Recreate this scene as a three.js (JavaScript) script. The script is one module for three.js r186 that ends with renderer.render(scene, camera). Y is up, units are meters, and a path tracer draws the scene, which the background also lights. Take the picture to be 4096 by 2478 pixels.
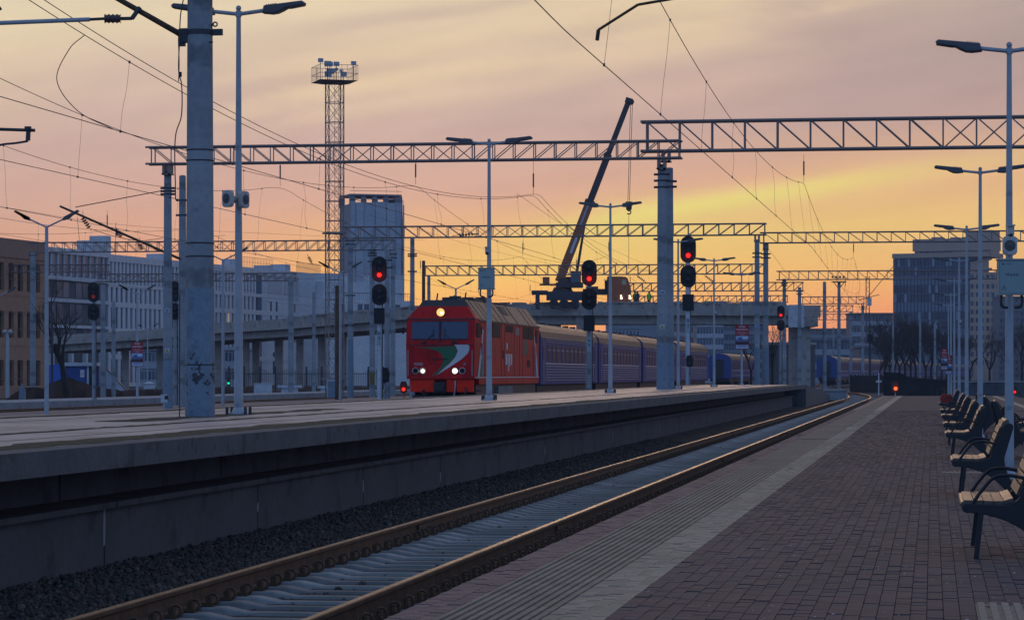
import * as THREE from 'three';
import { mergeGeometries } from 'three/addons/utils/BufferGeometryUtils.js';
import { MarchingCubes } from 'three/addons/objects/MarchingCubes.js';

// ---------------------------------------------------------------- camera, sky, sun, exposure
const scene = new THREE.Scene();
const EYE = 1.672, FOC = 11000, HOR = 1495, MID = 2048;        // eye height; focal length, horizon and middle of the 4096 x 2478 frame
const YAW = Math.atan((3730 - MID) / FOC), CO = Math.cos(YAW), SI = Math.sin(YAW);
const camera = new THREE.PerspectiveCamera(2 * Math.atan(HOR / FOC) * 180 / Math.PI, 4096 / 2990, 0.1, 6000);
camera.setViewOffset(4096, 2990, 0, 0, 4096, 2478);            // shift lens: the horizon lies below the middle of the frame
camera.position.set(0, EYE, 0);
camera.lookAt(-SI * 100, EYE, -CO * 100);
const renderer = new THREE.WebGLRenderer({ antialias: true });
renderer.toneMapping = THREE.LinearToneMapping;
renderer.toneMappingExposure = 1;
renderer.shadowMap.enabled = true;

const lin = (v) => { v /= 255; return v <= 0.04045 ? v / 12.92 : Math.pow((v + 0.055) / 1.055, 2.4); };
const clamp = (x, a, b) => Math.min(b, Math.max(a, x));
const smooth = (a, b, x) => { const t = clamp((x - a) / (b - a), 0, 1); return t * t * (3 - 2 * t); };
const mix = (a, b, t) => a + (b - a) * t;
const mix3 = (a, b, t) => [mix(a[0], b[0], t), mix(a[1], b[1], t), mix(a[2], b[2], t)];
function rngOf(seed) { let a = seed >>> 0; return () => { a = (a + 0x6D2B79F5) | 0; let t = Math.imul(a ^ (a >>> 15), 1 | a); t = (t + Math.imul(t ^ (t >>> 7), 61 | t)) ^ t; return ((t ^ (t >>> 14)) >>> 0) / 4294967296; }; }
const hash2 = (x, y, s = 0) => { let h = Math.imul(x | 0, 374761393) + Math.imul(y | 0, 668265263) + Math.imul(s | 0, 974711); h = Math.imul(h ^ (h >>> 13), 1274126177); return ((h ^ (h >>> 16)) >>> 0) / 4294967296; };
function vnoise(x, y, s = 0) { const i = Math.floor(x), j = Math.floor(y), u = x - i, v = y - j, a = u * u * (3 - 2 * u), b = v * v * (3 - 2 * v); return mix(mix(hash2(i, j, s), hash2(i + 1, j, s), a), mix(hash2(i, j + 1, s), hash2(i + 1, j + 1, s), a), b); }
const fbm = (x, y, s = 0, n = 4) => { let r = 0, a = 0.5, t = 0; for (let k = 0; k < n; k++) { r += a * vnoise(x, y, s + k); t += a; a *= 0.5; x *= 2.03; y *= 2.03; } return r / t; };

// dusk sky: warm, streaked cloud over the west where the camera looks, blue grey overhead, a brighter blue behind, raised to light the shaded faces
const skyRows = [-1400, -600, 0, 260, 520, 760, 960, 1150, 1330, 1495];
const skyGrid = [   // sRGB, columns at px -700, 600, 1700, 2700, 3500, 4700
  [[132, 134, 148], [138, 136, 148], [141, 136, 146], [138, 133, 144], [130, 128, 142], [122, 124, 142]],
  [[190, 176, 166], [194, 179, 167], [196, 180, 166], [191, 174, 163], [176, 162, 158], [156, 147, 153]],
  [[231, 215, 181], [228, 209, 178], [224, 203, 174], [226, 204, 170], [203, 179, 162], [172, 154, 150]],
  [[224, 200, 168], [208, 182, 167], [217, 190, 166], [208, 179, 163], [184, 160, 154], [169, 147, 145]],
  [[204, 170, 160], [203, 171, 163], [205, 173, 164], [202, 169, 160], [190, 161, 155], [186, 154, 143]],
  [[205, 166, 152], [212, 168, 153], [217, 171, 152], [220, 173, 148], [223, 176, 139], [225, 180, 134]],
  [[216, 160, 140], [226, 166, 137], [237, 182, 124], [235, 199, 124], [232, 193, 125], [228, 186, 125]],
  [[221, 155, 126], [232, 162, 116], [240, 181, 104], [236, 185, 110], [231, 177, 114], [225, 172, 116]],
  [[215, 146, 116], [229, 150, 102], [238, 160, 90], [234, 158, 96], [227, 150, 105], [217, 145, 110]],
  [[206, 138, 111], [218, 139, 102], [226, 145, 94], [222, 145, 96], [214, 139, 103], [206, 135, 105]],
].map((r) => r.map((c) => c.map(lin)));
const skyCols = [-700, 600, 1700, 2700, 3500, 4700];
function gridAt(px, py) {
  const find = (arr, v) => { let i = 0; while (i < arr.length - 2 && v > arr[i + 1]) i++; return [i, clamp((v - arr[i]) / (arr[i + 1] - arr[i]), 0, 1)]; };
  const [i, u] = find(skyCols, px), [j, v] = find(skyRows, py), a = u * u * (3 - 2 * u);
  return mix3(mix3(skyGrid[j][i], skyGrid[j][i + 1], a), mix3(skyGrid[j + 1][i], skyGrid[j + 1][i + 1], a), v);
}
// how much of the sky's light comes through the evening haze, by height in the frame
const airRows = [[-400, 0.955, 0.96, 0.98], [0, 0.952, 0.957, 0.98], [400, 0.938, 0.949, 0.98], [760, 0.907, 0.925, 0.995], [1000, 0.867, 0.887, 1.03], [1120, 0.77, 0.82, 1.07], [1300, 0.63, 0.72, 1.12], [1495, 0.58, 0.68, 1.12]];
function airAt(py) { let i = 0; while (i < airRows.length - 2 && py > airRows[i + 1][0]) i++; const a = airRows[i], b = airRows[i + 1], t = clamp((py - a[0]) / (b[0] - a[0]), 0, 1); return [1, 2, 3].map((q) => mix(a[q], b[q], t)); }
const gauss = (x, s) => Math.exp(-x * x / (2 * s * s));
function skyColour(az, el) {                                     // az from the view direction, positive to the right
  const west = Math.cos(az - 0.08), glow = smooth(-1, 1, west);
  const e = Math.max(0, el);
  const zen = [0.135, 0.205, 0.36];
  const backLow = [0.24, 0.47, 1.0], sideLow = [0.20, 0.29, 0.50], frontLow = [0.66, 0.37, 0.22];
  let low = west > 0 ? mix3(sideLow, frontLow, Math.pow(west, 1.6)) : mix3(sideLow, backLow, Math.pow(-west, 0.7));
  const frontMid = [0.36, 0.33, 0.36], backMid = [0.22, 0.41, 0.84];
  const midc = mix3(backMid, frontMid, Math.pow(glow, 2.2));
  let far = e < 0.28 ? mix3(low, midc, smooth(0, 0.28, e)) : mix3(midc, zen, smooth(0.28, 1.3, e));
  if (Math.abs(az) < 1.2 && e < 0.9) {
    const px = MID + FOC * Math.tan(az), py = HOR - FOC * Math.tan(e) / Math.max(0.3, Math.cos(az));
    const wob = (fbm(px / 900, py / 260, 7, 4) - 0.5);
    let cIn = gridAt(px + wob * 300, py + 0.11 * (px - 2048) * 0.35 + wob * 60);
    // slanting cloud streaks
    const add = (c0, c1, k) => mix3(c0, c1, clamp(k, 0, 1));
    const slant = py + 0.155 * (px - 2048);
    const thin = fbm(px / 700 + 3, slant / 60, 21, 4), veil = fbm(px / 1500, slant / 120, 33, 4);
    const yellow = [232, 222, 124].map(lin), cream = [235, 209, 172].map(lin), mauve = [184, 160, 156].map(lin);
    cIn = add(cIn, yellow, 0.7 * gauss(slant - 940 + 25 * wob, 24 + 12 * thin) * smooth(1900, 2600, px) * (1 - 0.8 * smooth(2950, 4200, px)));
    cIn = add(cIn, yellow, 0.22 * gauss(slant - 1060, 70) * smooth(1300, 1900, px) * (1 - smooth(2300, 3200, px)));
    cIn = add(cIn, cream, 0.65 * smooth(0.42, 0.7, thin) * gauss(slant - 225, 95) * (1 - smooth(3000, 3900, px)) * smooth(300, 1300, px));
    cIn = add(cIn, cream, 0.3 * smooth(0.45, 0.7, veil) * gauss(slant + 60, 120));
    cIn = add(cIn, mauve, 0.4 * smooth(0.4, 0.7, veil) * gauss(slant - 450, 130) * smooth(1200, 2200, px));
    cIn = add(cIn, mauve, 0.4 * smooth(0.5, 0.8, fbm(px / 800 + 9, slant / 90, 5, 4)) * gauss(slant - 20, 90) * smooth(900, 1500, px));
    const fine = fbm(px / 300 + 11, slant / 22, 44, 4) - 0.5, puff = fbm(px / 520 + 5, slant / 150, 47, 5) - 0.5;
    const wisp = 1 + (0.10 * fine + 0.10 * puff) * (1 - smooth(900, 1300, py));
    cIn = cIn.map((v, i) => v * wisp / airAt(py)[i]);
    const k = (1 - smooth(0.16, 0.75, Math.abs(az))) * (1 - smooth(0.17, 0.5, e));
    far = mix3(far, cIn, k);
  }
  if (el < 0) far = mix3(far, [0.05, 0.05, 0.055], smooth(0, 0.05, -el));
  return far;
}
{
  const W = 4096, H = 2048, data = new Float32Array(W * H * 4);
  const fwd = Math.atan2(-CO, -SI);                              // angle of the view direction in the x z plane
  for (let j = 0; j < H; j++) {
    const el = ((j + 0.5) / H - 0.5) * Math.PI;
    const coarse = el > 0.95 || el < -0.08;
    let last = null;
    for (let i = 0; i < W; i++) {
      if (!(coarse && i % 16) || !last) {
        const phi = ((i + 0.5) / W - 0.5) * 2 * Math.PI;          // atan2(z, x)
        let az = phi - fwd; az = Math.atan2(Math.sin(az), Math.cos(az));
        last = skyColour(az, el);
      }
      const k = (j * W + i) * 4;
      data[k] = last[0]; data[k + 1] = last[1]; data[k + 2] = last[2]; data[k + 3] = 1;
    }
  }
  const sky = new THREE.DataTexture(data, W, H, THREE.RGBAFormat, THREE.FloatType);
  sky.mapping = THREE.EquirectangularReflectionMapping;
  sky.minFilter = sky.magFilter = THREE.LinearFilter;
  sky.needsUpdate = true;
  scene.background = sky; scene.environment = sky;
}
const sun = new THREE.DirectionalLight(new THREE.Color(1.0, 0.62, 0.36), 0.35);   // the sun has just set behind thin cloud
sun.position.set(-SI * 100 + 9, 7, -CO * 100);
sun.castShadow = true; sun.shadow.radius = 24; sun.shadow.mapSize.set(2048, 2048);
Object.assign(sun.shadow.camera, { left: -120, right: 120, top: 60, bottom: -60, near: 1, far: 500 });
scene.add(sun, sun.target);

// ---------------------------------------------------------------- helpers
const V = (x, y, z) => new THREE.Vector3(x, y, z);
// a place from where it is seen in the frame and how far it is along the view axis (metres)
const P = (px, py, D) => { const u = (px - MID) / FOC; return V(D * (u * CO - SI), EYE + (HOR - py) * D / FOC, -D * (CO + u * SI)); };
const depthOf = (X, t) => t * CO - X * SI;
const PX = (px, t) => { const u = (px - MID) / FOC; return t * (u * CO - SI) / (CO + u * SI); };      // lateral place of a column at distance t along the tracks
const used = new Map();
function numbered(n) { const k = used.get(n) || 0; used.set(n, k + 1); return k ? n + '_' + String(k).padStart(3, '0') : n; }
const thingsMade = [];
function thing(name, label, category, pos, turn = 0, group) {
  const o = new THREE.Group(); o.name = numbered(name); scene.add(o);
  if (pos) o.position.copy(pos); o.rotation.y = turn;
  o.userData = { label, category }; if (group) o.userData.group = group;
  return o;
}
function flat(g) {          // every piece: position, normal, uv in metres, no index
  let n = g.index ? g.toNonIndexed() : g;
  if (!n.attributes.normal) n.computeVertexNormals();
  for (const k of Object.keys(n.attributes)) if (k !== 'position' && k !== 'normal' && k !== 'uv') n.deleteAttribute(k);
  return n;
}
function metreUV(g) {
  const p = g.attributes.position, n = g.attributes.normal, uv = new Float32Array(p.count * 2);
  for (let i = 0; i < p.count; i += 3) {
    let ax = 0, ay = 0, az = 0;
    for (let k = 0; k < 3; k++) { ax += Math.abs(n.getX(i + k)); ay += Math.abs(n.getY(i + k)); az += Math.abs(n.getZ(i + k)); }
    for (let k = 0; k < 3; k++) {
      const x = p.getX(i + k), y = p.getY(i + k), z = p.getZ(i + k);
      let u, v; if (ay >= ax && ay >= az) { u = x; v = z; } else if (ax >= az) { u = z; v = y; } else { u = x; v = y; }
      uv[(i + k) * 2] = u; uv[(i + k) * 2 + 1] = v;
    }
  }
  g.setAttribute('uv', new THREE.BufferAttribute(uv, 2));
  return g;
}
function join(list) { list = Array.isArray(list) ? list : [list]; const fl = list.map(flat); return metreUV(fl.length === 1 ? fl[0] : mergeGeometries(fl)); }
function part(name, geo, mat, parent) { const m = new THREE.Mesh(geo.isBufferGeometry && geo.userData.ready ? geo : join(geo), mat); m.name = name; parent.add(m); return m; }
function ready(geo) { const g = join(geo); g.userData.ready = true; return g; }
function solo(name, geo, mat, label, category, pos, group) { const m = new THREE.Mesh(geo.isBufferGeometry && geo.userData.ready ? geo : join(geo), mat); m.name = numbered(name); if (pos) m.position.copy(pos); m.userData = { label, category }; if (group) m.userData.group = group; scene.add(m); return m; }
function structure(name, geo, mat) { const m = new THREE.Mesh(join(geo), mat); m.name = numbered(name); m.userData = { kind: 'structure' }; scene.add(m); return m; }
// pieces
const box = (w, h, d, x = 0, y = 0, z = 0, ry = 0, rx = 0, rz = 0) => { const g = new THREE.BoxGeometry(w, h, d); if (rz) g.rotateZ(rz); if (rx) g.rotateX(rx); if (ry) g.rotateY(ry); return g.translate(x, y, z); };
const box2 = (x0, x1, y0, y1, z0, z1) => box(Math.abs(x1 - x0), Math.abs(y1 - y0), Math.abs(z1 - z0), (x0 + x1) / 2, (y0 + y1) / 2, (z0 + z1) / 2);
const YUP = V(0, 1, 0);
function rod(a, b, r0, r1 = r0, seg = 8, open = false) {
  const d = new THREE.Vector3().subVectors(b, a), L = d.length(), g = new THREE.CylinderGeometry(r1, r0, L, seg, 1, open);
  g.translate(0, L / 2, 0);
  g.applyQuaternion(new THREE.Quaternion().setFromUnitVectors(YUP, d.normalize())); return g.translate(a.x, a.y, a.z);
}
function bar(a, b, w, h) {     // square bar between two points, height upwards
  const d = new THREE.Vector3().subVectors(b, a), L = d.length(), g = new THREE.BoxGeometry(w, h, L);
  const m = new THREE.Matrix4().lookAt(a, b, Math.abs(d.y) > 0.98 * L ? V(1, 0, 0) : YUP); g.applyMatrix4(m); return g.translate((a.x + b.x) / 2, (a.y + b.y) / 2, (a.z + b.z) / 2);
}
const tube = (pts, r, seg = 24, rad = 6) => new THREE.TubeGeometry(new THREE.CatmullRomCurve3(pts), seg, r, rad, false);
const lathe = (pts, seg = 20) => new THREE.LatheGeometry(pts.map(([x, y]) => new THREE.Vector2(x, y)), seg);
const shapeOf = (pts) => new THREE.Shape(pts.map(([x, y]) => new THREE.Vector2(x, y)));
const slab = (pts, depth, bevel = 0) => new THREE.ExtrudeGeometry(shapeOf(pts), { depth, bevelEnabled: bevel > 0, bevelThickness: bevel, bevelSize: bevel, bevelSegments: 2, steps: 1, curveSegments: 8 });
const ball = (r, x = 0, y = 0, z = 0, a = 10, b = 8) => new THREE.SphereGeometry(r, a, b).translate(x, y, z);
function quadSheet(rows) {     // grid of points -> sheet
  const n = rows.length, m = rows[0].length, pos = [], idx = [];
  for (const r of rows) for (const p of r) pos.push(p.x, p.y, p.z);
  for (let i = 0; i < n - 1; i++) for (let j = 0; j < m - 1; j++) { const a = i * m + j, b = a + 1, c = a + m, d = c + 1; idx.push(a, c, b, b, c, d); }
  const g = new THREE.BufferGeometry(); g.setAttribute('position', new THREE.Float32BufferAttribute(pos, 3)); g.setIndex(idx); g.computeVertexNormals(); return g;
}
// a profile (lateral offset to the right, height) carried along a path of [X, t, y]
function sweep(profile, path, closed = true) {
  const rows = path.map(([X, t, y], i) => {
    const a = path[Math.max(0, i - 1)], b = path[Math.min(path.length - 1, i + 1)];
    const dx = b[0] - a[0], dt = b[1] - a[1], L = Math.hypot(dx, dt);
    const rx = dt / L, rt = -dx / L;
    const pr = closed ? [...profile, profile[0]] : profile;
    return pr.map(([o, h]) => V(X + rx * o, y + h, -(t + rt * o)));
  });
  const g = quadSheet(rows).toNonIndexed(); g.computeVertexNormals();
  if (!closed) return g;
  const caps = [];
  for (const [r, flip] of [[rows[0], false], [rows[rows.length - 1], true]]) {
    const pts = profile.map(([x, y]) => new THREE.Vector2(x, y)), tri = THREE.ShapeUtils.triangulateShape(pts, []), pos = [];
    for (const [a, b, c] of tri) for (const k of flip ? [a, b, c] : [a, c, b]) pos.push(r[k].x, r[k].y, r[k].z);
    const cg = new THREE.BufferGeometry(); cg.setAttribute('position', new THREE.Float32BufferAttribute(pos, 3)); cg.computeVertexNormals(); caps.push(cg);
  }
  return mergeGeometries([g, ...caps].map((x) => { x.deleteAttribute('uv'); return x; }));
}

// ---------------------------------------------------------------- materials
function tex(size, metres, fn, colour = true) {
  const d = new Uint8Array(size * size * 4);
  for (let j = 0; j < size; j++) for (let i = 0; i < size; i++) { const c = fn(i / size, j / size, i, j), k = (j * size + i) * 4; for (let q = 0; q < 3; q++) d[k + q] = clamp(Math.round(255 * (Array.isArray(c) ? c[q] : c)), 0, 255); d[k + 3] = 255; }
  const t = new THREE.DataTexture(d, size, size); t.wrapS = t.wrapT = THREE.RepeatWrapping; t.magFilter = THREE.LinearFilter; t.minFilter = THREE.LinearMipmapLinearFilter; t.generateMipmaps = true;
  if (colour) t.colorSpace = THREE.SRGBColorSpace; t.repeat.set(1 / metres, 1 / metres); t.needsUpdate = true; return t;
}
const tnoise = (u, v, f, s, n = 4) => {                            // noise that tiles
  let r = 0, a = 0.5, t = 0;
  for (let k = 0; k < n; k++) { const x = u * f, y = v * f, i = Math.floor(x), j = Math.floor(y), p = x - i, q = y - j, e = p * p * (3 - 2 * p), g = q * q * (3 - 2 * q), m = (z) => ((z % f) + f) % f;
    r += a * mix(mix(hash2(m(i), m(j), s + k), hash2(m(i + 1), m(j), s + k), e), mix(hash2(m(i), m(j + 1), s + k), hash2(m(i + 1), m(j + 1), s + k), e), g); t += a; a *= 0.5; f *= 2; }
  return r / t;
};
const T = {
  concrete: tex(512, 4, (u, v) => { const a = tnoise(u, v, 6, 1, 5), b = tnoise(u, v, 64, 9, 3), st = smooth(0.56, 0.74, tnoise(u, v, 10, 40, 5)); return 0.95 + (a - 0.5) * 0.22 + (b - 0.5) * 0.12 - 0.16 * st; }),
  grit: tex(512, 1.5, (u, v) => 0.5 + (tnoise(u, v, 48, 3, 4) - 0.5) * 0.9, false),
  paving: tex(1024, 8, (u, v) => { const a = tnoise(u, v, 5, 61, 5), b = tnoise(u, v, 128, 62, 2), d = smooth(0.55, 0.75, tnoise(u, v, 14, 63, 4)); return [0.93 + (a - 0.5) * 0.28 + (b - 0.5) * 0.16 - 0.14 * d, 0.92 + (a - 0.5) * 0.28 + (b - 0.5) * 0.16 - 0.15 * d, 0.91 + (a - 0.5) * 0.26 + (b - 0.5) * 0.16 - 0.17 * d]; }),
  rust: tex(512, 2, (u, v) => { const a = tnoise(u, v, 16, 11, 5), b = tnoise(u, v, 90, 12, 2); const k = 0.75 + (a - 0.5) * 0.6 + (b - 0.5) * 0.3; return [k, k * (0.92 + 0.1 * b), k * 0.9]; }),
  dirt: tex(512, 6, (u, v) => { const a = tnoise(u, v, 8, 71, 5), b = tnoise(u, v, 100, 72, 2); const k = 0.8 + (a - 0.5) * 0.7 + (b - 0.5) * 0.4; return [k, k * 0.97, k * 0.94]; }),
  moss: tex(256, 1.2, (u, v) => { const a = tnoise(u, v, 20, 81, 4), b = tnoise(u, v, 8, 82, 3); const k = 0.7 + (a - 0.5) * 0.9; return mix3([k, k * 0.9, k * 0.75], [k * 0.85, k, k * 0.55], smooth(0.4, 0.65, b)); }),
  paint: tex(512, 3, (u, v) => { const a = tnoise(u, v, 8, 91, 4), b = tnoise(u, v, 120, 92, 2), d = smooth(0.6, 0.78, tnoise(u, v, 24, 93, 4)); return 0.95 + (a - 0.5) * 0.12 + (b - 0.5) * 0.06 - 0.13 * d; }),
};
T.peel = tex(512, 1.6, (u, v) => { const a = tnoise(u, v, 6, 191, 5), b = tnoise(u, v, 40, 192, 3), fl = smooth(0.60, 0.64, 0.65 * a + 0.35 * b), st = smooth(0.5, 0.75, tnoise(u, v, 18, 195, 4)); const k = 0.95 + (b - 0.5) * 0.14 - 0.1 * st; return mix3([k, k, k], [0.5, 0.46, 0.43], fl); });
T.grime = tex(512, 5, (u, v) => { const a = tnoise(u, v, 7, 291, 5), b = tnoise(u, v, 60, 292, 3), c = tnoise(u, v * 0.25, 24, 293, 4), d = smooth(0.45, 0.75, 0.55 * a + 0.45 * c); const k = 0.97 + (b - 0.5) * 0.12; return mix3([k, k, k], [0.72, 0.78, 0.76], 0.75 * d); });
const S = (r, g, b) => new THREE.Color().setRGB(r, g, b);
const mat = (c, o = {}) => new THREE.MeshStandardMaterial({ color: c, roughness: 0.8, ...o });
const M = {
  mast: mat(S(0.32, 0.325, 0.33), { map: T.concrete, bumpMap: T.grit, bumpScale: 0.004, roughness: 0.85 }),
  mastPaint: mat(S(0.20, 0.25, 0.30), { map: T.paint, roughness: 0.7 }),
  footPaint: mat(S(0.20, 0.25, 0.30), { map: T.peel, bumpMap: T.grit, bumpScale: 0.004, roughness: 0.75 }),
  galv: mat(S(0.42, 0.435, 0.45), { roughness: 0.5, metalness: 0.25, map: T.paint }),
  truss: mat(S(0.25, 0.19, 0.165), { roughness: 0.6, metalness: 0.2 }),
  rustSteel: mat(S(0.17, 0.095, 0.055), { map: T.rust, roughness: 0.75, metalness: 0.1 }),
  dark: mat(S(0.018, 0.018, 0.02), { roughness: 0.6 }),
  darkSteel: mat(S(0.05, 0.05, 0.055), { roughness: 0.55, metalness: 0.3 }),
  wire: mat(S(0.07, 0.06, 0.055), { roughness: 0.6, metalness: 0.3 }),
  insul: mat(S(0.08, 0.05, 0.045), { roughness: 0.35 }),
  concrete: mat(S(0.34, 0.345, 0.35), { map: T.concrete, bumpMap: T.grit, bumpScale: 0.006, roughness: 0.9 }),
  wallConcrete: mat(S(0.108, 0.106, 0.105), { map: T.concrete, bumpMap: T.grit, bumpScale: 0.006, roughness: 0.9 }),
  platform: mat(S(0.54, 0.42, 0.36), { map: T.paving, bumpMap: T.grit, bumpScale: 0.003, roughness: 0.52 }),
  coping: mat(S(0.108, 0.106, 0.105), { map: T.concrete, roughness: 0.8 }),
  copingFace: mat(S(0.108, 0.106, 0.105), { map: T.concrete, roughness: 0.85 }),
  moss: mat(S(0.10, 0.085, 0.05), { map: T.moss, bumpMap: T.grit, bumpScale: 0.02, roughness: 1 }),
  ground: mat(S(0.075, 0.062, 0.055), { map: T.dirt, bumpMap: T.grit, bumpScale: 0.02, roughness: 1 }),
  earth: mat(S(0.085, 0.05, 0.035), { map: T.dirt, bumpMap: T.grit, bumpScale: 0.03, roughness: 1 }),
  ballast: mat(S(0.075, 0.066, 0.06), { map: T.dirt, bumpMap: T.grit, bumpScale: 0.03, roughness: 1 }),
  lowPlatform: mat(S(0.26, 0.19, 0.16), { map: T.paving, roughness: 0.85 }),
  white: mat(S(0.62, 0.62, 0.64), { map: T.paint, roughness: 0.7 }),
};

// ---------------------------------------------------------------- ground, tracks, platforms
structure('ground', new THREE.PlaneGeometry(7000, 7000, 1, 1).rotateX(-Math.PI / 2).translate(0, -0.36, -2600), M.ground);

const T1 = -5.025;
const curveX = (t) => T1 - (t > 185 ? (t - 185) ** 2 / (2 * 720) : 0);
const pathT1 = [[T1, 4], [T1, 60], [T1, 120], [T1, 185]]; for (let t = 190; t <= 400; t += 5) pathT1.push([curveX(t), t]);
structure('ballast_bed', sweep([[-2.72, -0.15], [-2.2, -0.19], [-1.75, -0.225], [-1.3, -0.245], [1.3, -0.245], [1.76, -0.25]], pathT1.map(([x, t]) => [x, t, 0]), false), M.ballast);
const railProfile = [[-0.075, -0.18], [0.075, -0.18], [0.07, -0.165], [0.012, -0.145], [0.01, -0.05], [0.036, -0.036], [0.037, -0.008], [0.028, -0.001], [-0.028, -0.001], [-0.037, -0.008], [-0.036, -0.036], [-0.01, -0.05], [-0.012, -0.145], [-0.07, -0.165]];
M.railHead = mat(S(0.46, 0.30, 0.17), { map: T.rust, metalness: 0.75, roughness: 0.42 });
M.rail = mat(S(0.15, 0.08, 0.045), { map: T.rust, roughness: 0.7, metalness: 0.15 });
const headProfile = [[-0.027, -0.003], [0.027, -0.003], [0.024, 0.001], [-0.024, 0.001]];
function rails(track, path, gauge = 0.797) {
  for (const s of [-1, 1]) {
    const pth = path.map(([x, t], i) => { const a = path[Math.max(0, i - 1)], b = path[Math.min(path.length - 1, i + 1)], L = Math.hypot(b[0] - a[0], b[1] - a[1]); return [x + s * gauge * (b[1] - a[1]) / L, t - s * gauge * (b[0] - a[0]) / L, 0]; });
    const r = part('rail', sweep(railProfile, pth), M.rail, track);
    part('rail_head', sweep(headProfile, pth), M.railHead, r);
  }
}
{
  const track = thing('railway_track', 'rusty railway track between the high platform wall and the paved platform', 'track');
  rails(track, pathT1);
  // concrete sleepers with a lowered middle
  const st = [[-1.35, -0.21, 0.09], [-1.05, -0.182, 0.085], [-0.55, -0.186, 0.085], [-0.36, -0.222, 0.07], [0.36, -0.222, 0.07], [0.55, -0.186, 0.085], [1.05, -0.182, 0.085], [1.35, -0.21, 0.09]];
  const rows = st.map(([x, y, w]) => [V(x, -0.36, w + 0.05), V(x, y - 0.012, w + 0.012), V(x, y, w), V(x, y, -w), V(x, y - 0.012, -w - 0.012), V(x, -0.36, -w - 0.05)]);
  const sl = quadSheet(rows).toNonIndexed(); sl.computeVertexNormals();
  const cap = (i) => { const r = rows[i], g = new THREE.BufferGeometry(), p = []; for (const [a, b, c] of [[0, 1, 5], [1, 4, 5], [1, 2, 4], [2, 3, 4]]) for (const k of i ? [a, b, c] : [a, c, b]) p.push(r[k].x, r[k].y, r[k].z); g.setAttribute('position', new THREE.Float32BufferAttribute(p, 3)); g.computeVertexNormals(); return g; };
  const sleeperGeo = ready([sl, cap(0), cap(7)].map((g) => { g.deleteAttribute('uv'); return g; }));
  const clip = (x, s) => [new THREE.TorusGeometry(0.044, 0.012, 6, 12).rotateY(0.25 * s).translate(x + s * 0.135, -0.125, 0), rod(V(x + s * 0.12, -0.19, 0), V(x + s * 0.12, -0.1, 0), 0.02, 0.018, 7), box(0.1, 0.03, 0.1, x + s * 0.1, -0.165, 0)];
  const clipGeo = [[-0.797, -1], [-0.797, 1], [0.797, -1], [0.797, 1]].map(([x, s]) => ready(clip(x, s)));
  const tones = [0.25, 0.20, 0.30, 0.23].map((k) => mat(S(k * 1.05, k, k * 0.92), { map: T.grime, bumpMap: T.grit, bumpScale: 0.005, roughness: 0.88 }));
  const far = [], farClips = [], rnd = rngOf(4);
  for (let i = 0; i < 420; i++) {
    const t = 14.2 + i * 0.55, x = curveX(t), a = t > 185 ? (t - 185) / 720 : 0;
    if (i < 300) {
      const m = part('sleeper', sleeperGeo, tones[Math.floor(rnd() * 4)], track); m.position.set(x + (rnd() - 0.5) * 0.02, (rnd() - 0.5) * 0.006, -t + (rnd() - 0.5) * 0.02); m.rotation.y = a + (rnd() - 0.5) * 0.012;
      if (i < 75) for (const g of clipGeo) part('rail_clip', g, M.rustSteel, m);
      else for (const g of clipGeo) farClips.push(g.clone().translate(x, 0, -t));
    } else far.push(sleeperGeo.clone().rotateY(a).translate(x, 0, -t));
  }
  part('far_sleepers', far, tones[1], track).userData.kind = 'stuff';
  part('far_rail_clips', farClips, M.rustSteel, track).userData.kind = 'stuff';
  for (const s of [-1, 1]) for (const t of [31.2, 56.2, 81.2]) { const j = part('fishplate', [box(0.03, 0.09, 0.8, T1 + s * 0.797 + 0.03, -0.1, -t), box(0.03, 0.09, 0.8, T1 + s * 0.797 - 0.03, -0.1, -t), ...[-0.3, -0.12, 0.12, 0.3].map((d) => rod(V(T1 + s * 0.797 - 0.07, -0.1, -t + d), V(T1 + s * 0.797 + 0.07, -0.1, -t + d), 0.016, 0.016, 6))], M.rustSteel, track); }
  // crushed stone: real stones as far as they can be told apart
  const stone = new THREE.IcosahedronGeometry(1, 0).toNonIndexed(); { const p = stone.attributes.position, r2 = rngOf(8), seen = new Map(); for (let i = 0; i < p.count; i++) { const k = [p.getX(i), p.getY(i), p.getZ(i)].map((v) => v.toFixed(3)).join(); if (!seen.has(k)) seen.set(k, 0.7 + 0.5 * r2()); const q = seen.get(k); p.setXYZ(i, p.getX(i) * q, p.getY(i) * q * 0.75, p.getZ(i) * q); } stone.computeVertexNormals(); }
  metreUV(stone);
  const N = 28000, inst = new THREE.InstancedMesh(stone, mat(S(1, 1, 1), { roughness: 0.95 }), N), d = new THREE.Object3D(), c = new THREE.Color(), r = rngOf(21);
  for (let i = 0; i < N; i++) {
    const t = 14 + 62 * Math.pow(r(), 1.5); let x, y;
    const where = r();
    if (where < 0.88) { x = T1 - 1.0 - 1.7 * Math.pow(r(), 0.8); const o = x - T1; y = o < -2.2 ? mix(-0.15, -0.19, (o + 2.72) / 0.52) : o < -1.75 ? mix(-0.19, -0.225, (o + 2.2) / 0.45) : mix(-0.225, -0.245, clamp((o + 1.75) / 0.45, 0, 1)); }
    else if (where < 0.91) { x = T1 + (r() - 0.5) * 1.5; y = -0.258; }
    else { x = T1 + 0.85 + 0.85 * r(); y = -0.26; }
    const s = 0.016 + 0.034 * r() * r() * r() + 0.01 * r(); d.position.set(x, y + s * 0.35, -t); d.rotation.set(r() * 6, r() * 6, r() * 6); d.scale.setScalar(s); d.updateMatrix(); inst.setMatrixAt(i, d.matrix);
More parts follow.
